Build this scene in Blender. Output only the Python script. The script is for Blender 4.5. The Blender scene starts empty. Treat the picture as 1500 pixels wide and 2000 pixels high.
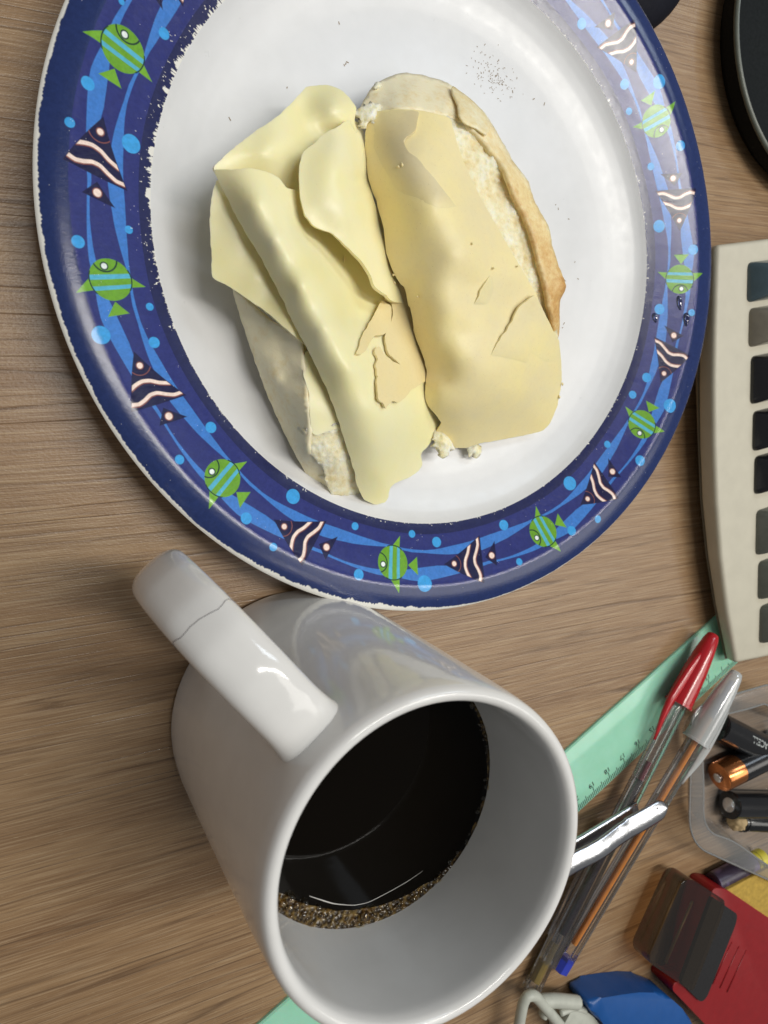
import bpy, bmesh, math, random
import numpy as np
from mathutils import Vector, Matrix, noise as mnoise
from mathutils.geometry import delaunay_2d_cdt

random.seed(7)
rng = np.random.default_rng(7)
sc = bpy.context.scene
COL = sc.collection
CM = 0.01                                  # everything below is written in centimetres

# ------------------------------------------------------------------ camera
CAM_POS = np.array([-9.026, -10.936, 23.259])
CAM_ROT = (-0.104, -0.443, 0.400)
F_PX, IW, IH = 1376.1, 1500.0, 2000.0
cam_d = bpy.data.cameras.new('camera')
cam_d.sensor_fit = 'VERTICAL'
cam_d.sensor_height = 24.0
cam_d.lens = 24.0 * F_PX / IH
cam_d.clip_start, cam_d.clip_end = 0.005, 50
cam_d.dof.use_dof = True
cam_d.dof.focus_distance = 0.225
cam_d.dof.aperture_fstop = 14
cam = bpy.data.objects.new('camera', cam_d)
cam.location = CAM_POS * CM
cam.rotation_euler = CAM_ROT
COL.objects.link(cam)
sc.camera = cam
RM = np.array(cam.rotation_euler.to_matrix())


def at(px, py, z):
    """world point (cm) seen at a photograph pixel, at height z above the desk"""
    d = RM @ np.array([(px - IW / 2) / F_PX, -(py - IH / 2) / F_PX, -1.0])
    return CAM_POS + d * ((z - CAM_POS[2]) / d[2])


def at_n(P, z):
    P = np.asarray(P, float)
    d = np.stack([(P[:, 0] - IW / 2) / F_PX, -(P[:, 1] - IH / 2) / F_PX, -np.ones(len(P))], 1) @ RM.T
    return CAM_POS + d * ((z - CAM_POS[2]) / d[:, 2])[:, None]


# ------------------------------------------------------------------ light: office ceiling lamps and a dim room
w = bpy.data.worlds.new('World')
sc.world = w
w.use_nodes = True
bg = w.node_tree.nodes['Background']
bg.inputs[0].default_value = (0.95, 0.97, 1.0, 1)
bg.inputs[1].default_value = 0.16


def area(name, loc, target, sx, sy, power, col, rz=0):
    d = bpy.data.lights.new(name, 'AREA')
    d.shape = 'RECTANGLE'
    d.size, d.size_y = sx, sy
    d.energy = power
    d.color = col
    o = bpy.data.objects.new(name, d)
    o.location = loc
    o.rotation_euler = (0, 0, rz)
    COL.objects.link(o)
    return o


area('ceiling_lamp', (0.34, 0.36, 1.75), None, 1.2, 0.10, 18.5, (1.0, 0.965, 0.90), math.radians(20))
area('ceiling_lamp', (0.55, 1.55, 1.75), None, 1.2, 0.45, 15, (0.78, 0.89, 1.0), math.radians(20))
area('ceiling_lamp', (1.25, 0.12, 1.65), None, 1.4, 0.8, 12, (1.0, 0.965, 0.90), math.radians(20))

sc.view_settings.view_transform = 'Standard'
sc.view_settings.look = 'None'
sc.view_settings.exposure = 0.0
sc.view_settings.gamma = 1.0
sc.render.engine = 'CYCLES'
sc.cycles.max_bounces = 10
sc.cycles.transparent_max_bounces = 24
sc.cycles.use_denoising = True


# ------------------------------------------------------------------ materials
def srgb(r, g, b):
    f = lambda c: c / 12.92 if c <= 0.04045 else ((c + 0.055) / 1.055) ** 2.4
    return (f(r / 255), f(g / 255), f(b / 255), 1)


class NT:
    def __init__(self, name):
        self.m = bpy.data.materials.new(name)
        self.m.use_nodes = True
        self.t = self.m.node_tree
        self.t.nodes.clear()
        self.out = self.n('ShaderNodeOutputMaterial')

    def n(self, kind, **kw):
        nd = self.t.nodes.new(kind)
        for k, v in kw.items():
            if k in nd.bl_rna.properties:
                setattr(nd, k, v)
            else:
                nd.inputs[k].default_value = v
        return nd

    def l(self, a, b):
        self.t.links.new(a, b)

    def coords(self, scale=(1, 1, 1), rot=0.0, loc=(0, 0, 0)):
        """object coordinates in centimetres, optionally turned and stretched"""
        tc = self.n('ShaderNodeTexCoord')
        m1 = self.n('ShaderNodeMapping')
        m1.inputs['Rotation'].default_value = (0, 0, rot)
        m1.inputs['Scale'].default_value = (100, 100, 100)
        self.l(tc.outputs['Object'], m1.inputs[0])
        m2 = self.n('ShaderNodeMapping')
        m2.inputs['Scale'].default_value = scale
        m2.inputs['Location'].default_value = loc
        self.l(m1.outputs[0], m2.inputs[0])
        return m2.outputs[0]

    def world(self):
        g = self.n('ShaderNodeNewGeometry')
        m = self.n('ShaderNodeMapping')
        m.inputs['Scale'].default_value = (100, 100, 100)
        self.l(g.outputs['Position'], m.inputs[0])
        return m.outputs[0]

    def noise(self, vec, scale, detail=3, rough=0.55, dist=0.0):
        nd = self.n('ShaderNodeTexNoise')
        nd.inputs['Scale'].default_value = scale
        nd.inputs['Detail'].default_value = detail
        nd.inputs['Roughness'].default_value = rough
        nd.inputs['Distortion'].default_value = dist
        self.l(vec, nd.inputs['Vector'])
        return nd.outputs['Fac']

    def ramp(self, fac, stops, interp='LINEAR'):
        r = self.n('ShaderNodeValToRGB')
        r.color_ramp.interpolation = interp
        e = r.color_ramp.elements
        while len(e) < len(stops):
            e.new(0.5)
        for el, (p, c) in zip(e, stops):
            el.position = p
            el.color = c if len(c) == 4 else (*c, 1)
        self.l(fac, r.inputs[0])
        return r.outputs[0]

    def mix(self, fac, a, b, mode='MIX'):
        m = self.n('ShaderNodeMix', data_type='RGBA', blend_type=mode)
        for s, v in ((0, fac), (6, a), (7, b)):
            if hasattr(v, 'is_linked'):
                self.l(v, m.inputs[s])
            else:
                m.inputs[s].default_value = v
        return m.outputs[2]

    def math(self, op, a, b=0.0, c=0.0):
        m = self.n('ShaderNodeMath', operation=op)
        for i, v in enumerate((a, b, c)):
            if hasattr(v, 'is_linked'):
                self.l(v, m.inputs[i])
            else:
                m.inputs[i].default_value = v
        return m.outputs[0]

    def bump(self, h, strength, dist=0.02):
        b = self.n('ShaderNodeBump')
        b.inputs['Strength'].default_value = strength
        b.inputs['Distance'].default_value = dist * CM
        self.l(h, b.inputs['Height'])
        return b.outputs[0]

    def bsdf(self, col, rough=0.5, normal=None, **kw):
        p = self.n('ShaderNodeBsdfPrincipled')
        for key, v in (('Base Color', col), ('Roughness', rough)):
            if hasattr(v, 'is_linked'):
                self.l(v, p.inputs[key])
            else:
                p.inputs[key].default_value = v
        for k, v in kw.items():
            p.inputs[k.replace('_', ' ')].default_value = v
        if normal is not None:
            self.l(normal, p.inputs['Normal'])
        self.l(p.outputs[0], self.out.inputs[0])
        return p


def plain(name, col, rough=0.4, var=0.08, scale=2.5, bump=0.06, bscale=18, **kw):
    """a painted / plastic / ceramic surface with slight tone, gloss and relief variation"""
    t = NT(name)
    v = t.coords()
    nz = t.noise(v, scale, 4)
    lo = tuple(c * (1 - var) for c in col[:3]) + (1,)
    hi = tuple(min(1, c * (1 + var)) for c in col[:3]) + (1,)
    c = t.ramp(nz, [(0.3, lo), (0.7, hi)])
    r = t.math('MULTIPLY_ADD', t.noise(v, scale * 3, 3), rough * 0.5, rough * 0.75)
    t.bsdf(c, r, t.bump(t.noise(v, bscale, 2), bump), **kw)
    return t.m


def clear(name, tint=(0.95, 0.96, 0.96, 1), rough=0.05, base=0.06, diffuse=None):
    """thin clear plastic: mostly see-through, glossy towards grazing angles"""
    t = NT(name)
    lw = t.n('ShaderNodeLayerWeight')
    lw.inputs['Blend'].default_value = 0.35
    f = t.math('MULTIPLY_ADD', lw.outputs['Fresnel'], 0.85, base)
    tr = t.n('ShaderNodeBsdfTransparent')
    tr.inputs[0].default_value = tint
    gl = t.n('ShaderNodeBsdfGlossy')
    gl.inputs['Roughness'].default_value = rough
    gl.inputs['Color'].default_value = (0.95, 0.95, 0.95, 1)
    body = tr.outputs[0]
    if diffuse:
        df = t.n('ShaderNodeBsdfDiffuse')
        df.inputs[0].default_value = diffuse[0]
        m0 = t.n('ShaderNodeMixShader')
        m0.inputs[0].default_value = diffuse[1]
        t.l(tr.outputs[0], m0.inputs[1])
        t.l(df.outputs[0], m0.inputs[2])
        body = m0.outputs[0]
    mx = t.n('ShaderNodeMixShader')
    t.l(f, mx.inputs[0])
    t.l(body, mx.inputs[1])
    t.l(gl.outputs[0], mx.inputs[2])
    t.l(mx.outputs[0], t.out.inputs[0])
    return t.m


def wood_mat():
    t = NT('wood_laminate')
    rot = math.radians(-25.6)
    wob = t.coords((0.05, 0.05, 1), rot)
    band = t.noise(t.coords((0.015, 0.35, 1), rot), 1.0, 4, 0.6, 0.2)
    fib = t.noise(t.coords((0.12, 5.0, 1), rot, (3, 7, 0)), 1.0, 5, 0.65, 0.15)
    fine = t.noise(t.coords((0.4, 17, 1), rot, (9, 2, 0)), 1.0, 3, 0.6)
    spk = t.noise(t.coords((4, 16, 1), rot, (1, 4, 0)), 1.0, 2, 0.5)
    ln = t.noise(t.coords((0.010, 0.42, 1), rot, (4, 1, 0)), 1.0, 3, 0.5, 0.05)
    lf = t.math('PINGPONG', t.math('MULTIPLY', ln, 16.0), 0.5)
    c = t.ramp(band, [(0.28, srgb(130, 100, 71)), (0.5, srgb(152, 122, 89)), (0.72, srgb(167, 138, 103))])
    c = t.mix(t.math('MULTIPLY', t.ramp(fib, [(0.36, (1, 1, 1)), (0.6, (0, 0, 0))]), 0.30), c, srgb(108, 80, 56))
    c = t.mix(t.math('MULTIPLY', t.ramp(fine, [(0.48, (0, 0, 0)), (0.66, (1, 1, 1))]), 0.42), c, srgb(192, 168, 136))
    c = t.mix(t.math('MULTIPLY', t.ramp(t.noise(t.coords((0.3, 24, 1), rot, (6, 6, 0)), 1.0, 2, .5), [(0.54, (0, 0, 0)), (0.66, (1, 1, 1))]), 0.34), c, srgb(96, 70, 50))
    lm = t.ramp(lf, [(0.0, (1, 1, 1)), (0.03, (.7, .7, .7)), (0.10, (0, 0, 0))])
    por = t.noise(t.coords((0.55, 13, 1), rot, (2, 8, 0)), 1.0, 2, 0.5)
    c = t.mix(t.math('MULTIPLY', t.ramp(por, [(0.57, (0, 0, 0)), (0.68, (1, 1, 1))]), 0.34), c, srgb(92, 67, 46))
    brk = t.ramp(t.noise(t.coords((0.16, 0.8, 1), rot, (11, 3, 0)), 1.0, 3), [(0.35, (0, 0, 0)), (0.6, (1, 1, 1))])
    lm = t.math('MULTIPLY', lm, t.math('MULTIPLY_ADD', brk, 0.75, 0.25))
    c = t.mix(t.math('MULTIPLY', lm, 0.62), c, srgb(74, 52, 36))
    c = t.mix(t.math('MULTIPLY', t.ramp(spk, [(0.66, (0, 0, 0)), (0.8, (1, 1, 1))]), 0.3), c, srgb(205, 185, 150))
    h = t.math('SUBTRACT', t.math('MULTIPLY_ADD', fine, 0.6, t.math('MULTIPLY', fib, 0.4)), t.math('MULTIPLY', lm, 0.5))
    pit = t.noise(t.coords((9, 14, 1), rot, (5, 5, 0)), 1.0, 2)
    h = t.math('MULTIPLY_ADD', pit, 0.6, h)
    r = t.math('MULTIPLY_ADD', fib, -0.10, 0.38)
    t.bsdf(c, r, t.bump(h, 0.55, 0.02))
    return t.m


def cheese_mat(name, col, warm, fade=None):
    t = NT(name)
    v = t.world()
    n1 = t.noise(v, 0.45, 3)
    n2 = t.noise(v, 9, 4)
    c = t.ramp(n1, [(0.32, col), (0.7, warm)])
    if fade:
        c = t.mix(t.n('ShaderNodeAttribute', attribute_name='brown').outputs['Fac'], t.ramp(n1, [(0.32, fade[0]), (0.7, fade[1])]), c)
    c = t.mix(t.math('MULTIPLY', t.ramp(t.noise(v, 26, 1), [(0.74, (0, 0, 0)), (0.8, (1, 1, 1))]), 0.35), c, tuple(x * 0.45 for x in col[:3]) + (1,))
    h = t.math('MULTIPLY_ADD', t.noise(v, 1.2, 3), 1.0, t.math('MULTIPLY', n2, 0.15))
    p = t.bsdf(c, t.math('MULTIPLY_ADD', n2, 0.2, 0.26), t.bump(h, 0.25, 0.04), Subsurface_Weight=0.5,
               Subsurface_Scale=0.0018)
    p.inputs['Subsurface Radius'].default_value = (1.0, 0.74, 0.36)
    p.inputs['Specular IOR Level'].default_value = 0.45
    return t.m


def bread_mats():
    t = NT('bread_crumb')
    v = t.coords()
    big = t.noise(v, 2.2, 5, 0.65)
    vor = t.n('ShaderNodeTexVoronoi')
    vor.inputs['Scale'].default_value = 5.0
    t.l(v, vor.inputs['Vector'])
    c = t.ramp(big, [(0.32, srgb(238, 219, 166)), (0.5, srgb(250, 238, 200)), (0.7, srgb(252, 247, 230))])
    h = t.math('MULTIPLY_ADD', t.noise(v, 7, 6, 0.7), 1.0, t.math('MULTIPLY', vor.outputs['Distance'], 0.6))
    p = t.bsdf(c, 0.85, t.bump(h, 0.5, 0.07), Subsurface_Weight=0.6, Subsurface_Scale=0.004)
    p.inputs['Subsurface Radius'].default_value = (1.0, 0.8, 0.5)
    crumb = t.m
    t = NT('bread_crust')
    v = t.coords()
    at_ = t.n('ShaderNodeAttribute', attribute_name='brown')
    nz = t.math('MULTIPLY_ADD', t.noise(v, 5.5, 5, 0.7), .6, t.math('MULTIPLY', t.noise(v, 1.3, 3), .4))
    f = t.math('MULTIPLY_ADD', t.math('SUBTRACT', nz, 0.58), 1.3, at_.outputs['Fac'])
    c = t.ramp(f, [(0.0, srgb(249, 238, 202)), (0.3, srgb(239, 216, 158)), (0.65, srgb(214, 170, 104)), (1.0, srgb(160, 104, 52))])
    h = t.math('MULTIPLY_ADD', t.noise(v, 2.5, 5, .65), 1.0, t.math('MULTIPLY', t.noise(v, 14, 3), 0.25))
    p = t.bsdf(c, 0.5, t.bump(h, 0.35, 0.06), Subsurface_Weight=0.2, Subsurface_Scale=0.002)
    p.inputs['Subsurface Radius'].default_value = (1.0, 0.7, 0.35)
    return crumb, t.m


# ------------------------------------------------------------------ mesh helpers
def tag(o, label=None, cat=None, group=None, kind=None):
    for k, v in (('label', label), ('category', cat), ('group', group), ('kind', kind)):
        if v:
            o[k] = v
    return o


def thing(name, loc, label, cat, group=None):
    o = bpy.data.objects.new(name, None)
    o.empty_display_size = 0.01
    o.location = np.asarray(loc, float) * CM
    COL.objects.link(o)
    return tag(o, label, cat, group)


def base_of(parent):
    p = np.zeros(3)
    while parent is not None:
        p = p + np.array(parent.location) / CM
        parent = parent.parent
    return p


def mesh(name, V, F, mats, parent=None, loc=None, smooth=True, uv=None, fmat=None, attr=None):
    V = np.asarray(V, float)
    b = base_of(parent)
    if loc is None:
        loc = b if parent is not None else V.mean(0) * [1, 1, 0] + [0, 0, V[:, 2].min()]
    loc = np.asarray(loc, float)
    me = bpy.data.meshes.new(name)
    me.from_pydata(((V - loc) * CM).tolist(), [], [tuple(int(i) for i in f) for f in F])
    for m in (mats if isinstance(mats, (list, tuple)) else [mats]):
        me.materials.append(m)
    if fmat is not None:
        me.polygons.foreach_set('material_index', np.asarray(fmat, dtype=np.int32))
    me.polygons.foreach_set('use_smooth', np.full(len(me.polygons), smooth))
    if uv is not None:
        lay = me.uv_layers.new(name='UVMap')
        lay.data.foreach_set('uv', np.asarray(uv, np.float32).ravel())
    if attr is not None:
        a = me.attributes.new('brown', 'FLOAT', 'POINT')
        a.data.foreach_set('value', np.asarray(attr, np.float32))
    me.update()
    o = bpy.data.objects.new(name, me)
    o.location = (loc - b) * CM
    if parent is not None:
        o.parent = parent
    COL.objects.link(o)
    return o


def from_bm(name, bm, mats, parent=None, smooth=False, loc=None):
    bm.normal_update()
    V = np.array([v.co[:] for v in bm.verts])
    bm.verts.index_update()
    F = [[v.index for v in f.verts] for f in bm.faces]
    fm = [f.material_index for f in bm.faces]
    bm.free()
    return mesh(name, V, F, mats, parent, loc=loc, smooth=smooth, fmat=fm)


def autosmooth(o, deg=35):
    me = o.data
    bm = bmesh.new()
    bm.from_mesh(me)
    lim = math.radians(deg)
    for e in bm.edges:
        if len(e.link_faces) == 2:
            e.smooth = e.calc_face_angle(0) < lim
    for f in bm.faces:
        f.smooth = True
    bm.to_mesh(me)
    bm.free()
    return o


def lathe(prof, n, c, closed=False):
    """profile [(r, z)] turned about the vertical through c; returns V, F"""
    a = np.linspace(0, 2 * math.pi, n, endpoint=False)
    V, F = [], []
    for r, z in prof:
        V.append(np.stack([c[0] + r * np.cos(a), c[1] + r * np.sin(a), np.full(n, c[2] + z)], 1))
    V = np.concatenate(V)
    k = len(prof)
    for i in range(k - (0 if closed else 1)):
        i2 = (i + 1) % k
        for j in range(n):
            j2 = (j + 1) % n
            F.append((i * n + j, i * n + j2, i2 * n + j2, i2 * n + j))
    return V, F


def frame(d):
    d = np.asarray(d, float) / np.linalg.norm(d)
    up = np.array([0, 0, 1.0]) if abs(d[2]) < 0.9 else np.array([1.0, 0, 0])
    u = np.cross(up, d)
    u /= np.linalg.norm(u)
    return d, u, np.cross(d, u)


def tube(path, rad, n=10, caps=True, turn=0.0, flat=1.0):
    """a tube along a polyline; rad is one radius or one per point"""
    path = np.asarray(path, float)
    k = len(path)
    rad = np.full(k, rad) if np.isscalar(rad) else np.asarray(rad, float)
    V, F = [], []
    a = np.linspace(0, 2 * math.pi, n, endpoint=False) + turn
    for i in range(k):
        d = path[min(i + 1, k - 1)] - path[max(i - 1, 0)]
        _, u, v = frame(d)
        V.append(path[i] + rad[i] * (np.cos(a)[:, None] * u + flat * np.sin(a)[:, None] * v))
    V = np.concatenate(V)
    for i in range(k - 1):
        for j in range(n):
            j2 = (j + 1) % n
            F.append((i * n + j, i * n + j2, (i + 1) * n + j2, (i + 1) * n + j))
    if caps:
        F.append(tuple(range(n))[::-1])
        F.append(tuple((k - 1) * n + j for j in range(n)))
    return V, F


def join(parts):
    V, F, o = [], [], 0
    for v, f in parts:
        V.append(np.asarray(v))
        F += [tuple(i + o for i in q) for q in f]
        o += len(v)
    return np.concatenate(V), F


def slab(poly, z0, z1, bevel=0.05, seg=2, top_z=None):
    """polygon (world xy, cm, any winding) extruded from z0 to z1 with bevelled edges; returns a bmesh"""
    poly = [np.asarray(p, float)[:2] for p in poly]
    ar = sum(poly[i][0] * poly[(i + 1) % len(poly)][1] - poly[(i + 1) % len(poly)][0] * poly[i][1] for i in range(len(poly)))
    if ar < 0:
        poly = poly[::-1]
    bm = bmesh.new()
    zt = (lambda p: z1) if top_z is None else top_z
    lo = [bm.verts.new((p[0], p[1], z0)) for p in poly]
    hi = [bm.verts.new((p[0], p[1], zt(p))) for p in poly]
    n = len(poly)
    bm.faces.new(lo[::-1])
    bm.faces.new(hi)
    for i in range(n):
        bm.faces.new((lo[i], lo[(i + 1) % n], hi[(i + 1) % n], hi[i]))
    if bevel:
        bmesh.ops.bevel(bm, geom=bm.edges[:], offset=bevel, segments=seg, profile=0.5, affect='EDGES', clamp_overlap=True)
    return bm


def round_poly(P, r, k=5):
    """round the corners of a polygon"""
    P = [np.asarray(p, float)[:2] for p in P]
    out = []
    n = len(P)
    for i in range(n):
        a, b, c = P[i - 1], P[i], P[(i + 1) % n]
        ri = r[i] if not np.isscalar(r) else r
        la, lc = np.linalg.norm(a - b), np.linalg.norm(c - b)
        ri = min(ri, la * 0.45, lc * 0.45)
        p0, p1 = b + (a - b) / la * ri, b + (c - b) / lc * ri
        for s in np.linspace(0, 1, k):
            out.append((1 - s) ** 2 * p0 + 2 * s * (1 - s) * b + s * s * p1)
    return out


def catmull(P, step, closed=True):
    P = np.asarray(P, float)
    n = len(P)
    out = []
    for i in range(n if closed else n - 1):
        p0, p1, p2, p3 = (P[(i + k) % n] if closed else P[min(max(i + k, 0), n - 1)] for k in (-1, 0, 1, 2))
        m = max(1, int(np.linalg.norm(p2 - p1) / step))
        for s in np.arange(m) / m:
            # damped tangents keep corners crisp
            t1, t2 = (p2 - p0) * 0.33, (p3 - p1) * 0.33
            h = np.array([2 * s**3 - 3 * s**2 + 1, s**3 - 2 * s**2 + s, -2 * s**3 + 3 * s**2, s**3 - s**2])
            out.append(h[0] * p1 + h[1] * t1 + h[2] * p2 + h[3] * t2)
    if not closed:
        out.append(P[-1])
    return np.array(out)


def inside(Q, poly):
    x, y = Q[:, 0], Q[:, 1]
    r = np.zeros(len(Q), bool)
    n = len(poly)
    for i in range(n):
        x1, y1 = poly[i]
        x2, y2 = poly[(i + 1) % n]
        c = (y1 > y) != (y2 > y)
        with np.errstate(divide='ignore', invalid='ignore'):
            r ^= c & (x < (x2 - x1) * (y - y1) / (y2 - y1 + 1e-12) + x1)
    return r


def rbf(ctrl, smooth=0.0):
    C = np.array(ctrl, float)
    X, y = C[:, :2] / 100, C[:, 2]
    n = len(X)

    def phi(r):
        return np.where(r > 1e-9, r * r * np.log(r + 1e-12), 0)
    K = phi(np.linalg.norm(X[:, None] - X[None], axis=2)) + np.eye(n) * smooth
    Pm = np.concatenate([np.ones((n, 1)), X], 1)
    A = np.block([[K, Pm], [Pm.T, np.zeros((3, 3))]])
    wt = np.linalg.solve(A, np.concatenate([y, np.zeros(3)]))

    def f(Q):
        Q = np.asarray(Q, float) / 100
        return phi(np.linalg.norm(Q[:, None] - X[None], axis=2)) @ wt[:n] + np.concatenate([np.ones((len(Q), 1)), Q], 1) @ wt[n:]
    return f


def fbm(P, scale, seed=0, octv=3):
    return np.array([mnoise.fractal(Vector((p[0] * scale + seed, p[1] * scale - seed, (p[2] if len(p) > 2 else 0) * scale)), 1.0, 2.0, octv) for p in P])


def sheet(name, outline, h, thick, mat, parent=None, step=7, edge=4, jit=0.8, wav=0.03, wscale=0.012, seed=1,
          smooth_outline=True, brown=None, loc=None, rough_disp=None, crisp=False):
    """a draped slice: its outline on the photograph, heights h(px) -> real points, real thickness"""
    if not callable(h):
        h = rbf(h, 0.002)
    P = catmull(outline, edge) if smooth_outline else np.asarray(outline, float)
    if jit:
        nz = fbm(P, 0.06, seed + 3, 3)
        nz2 = fbm(P, 0.06, seed + 13, 3)
        P = P + np.stack([nz, nz2], 1) * jit * 1.6
    lo, hi = P.min(0), P.max(0)
    gx, gy = np.meshgrid(np.arange(lo[0], hi[0], step), np.arange(lo[1], hi[1], step))
    G = np.stack([gx.ravel(), gy.ravel()], 1) + rng.normal(0, 0.8, (gx.size, 2))
    G = G[inside(G, P)]
    d = np.array([np.min(np.hypot(P[:, 0] - g[0], P[:, 1] - g[1])) for g in G])
    G = G[d > step * 0.55]
    Q = np.concatenate([P, G])
    pts = [Vector((x, -y)) for x, y in Q]
    n = len(P)
    r = delaunay_2d_cdt(pts, [(i, (i + 1) % n) for i in range(n)], [], 1, 1e-5)
    Q = np.array([(v.x, -v.y) for v in r[0]])
    z = h(Q)
    if wav:
        z = z + fbm(Q, wscale, seed, 2) * wav
    if rough_disp:
        z = z + fbm(Q, rough_disp[1], seed + 5, 5) * rough_disp[0]
    V = at_n(Q, z)
    o = mesh(name, V, r[2], mat, parent, attr=brown(Q) if brown else None, loc=loc)
    if thick:
        md = o.modifiers.new('thickness', 'SOLIDIFY')
        md.thickness = thick * CM
        md.offset = -1
        if crisp:
            es = o.modifiers.new('cut_edge', 'EDGE_SPLIT')
            es.split_angle = math.radians(50)
    return o


def text_mesh(s, size, bold=0.0):
    cu = bpy.data.curves.new('lettering', 'FONT')
    cu.body = s
    cu.size = size
    cu.align_x = 'CENTER'
    cu.align_y = 'CENTER'
    cu.offset = bold
    cu.resolution_u = 3
    o = bpy.data.objects.new('lettering', cu)
    COL.objects.link(o)
    bpy.context.view_layer.update()
    me = bpy.data.meshes.new_from_object(o.evaluated_get(bpy.context.evaluated_depsgraph_get()))
    V = np.array([v.co[:] for v in me.vertices]) if len(me.vertices) else np.zeros((0, 3))
    F = [tuple(p.vertices) for p in me.polygons]
    bpy.data.objects.remove(o)
    bpy.data.curves.remove(cu)
    bpy.data.meshes.remove(me)
    return V, F


# =================================================================== THE DESK
M_WOOD = wood_mat()
V = [(-150, -150, 0), (150, -150, 0), (150, 150, 0), (-150, 150, 0), (-150, -150, -2.5), (150, -150, -2.5), (150, 150, -2.5), (-150, 150, -2.5)]
F = [(0, 1, 2, 3), (7, 6, 5, 4), (0, 4, 5, 1), (1, 5, 6, 2), (2, 6, 7, 3), (3, 7, 4, 0)]
tag(mesh('desk_surface', V, F, M_WOOD, loc=(0, 0, 0), smooth=False), kind='structure',
    label='brown wood grain laminate desk under everything')

# =================================================================== THE PLATE
R0, R1 = 9.3, 12.75            # radii covered by the printed band


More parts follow.
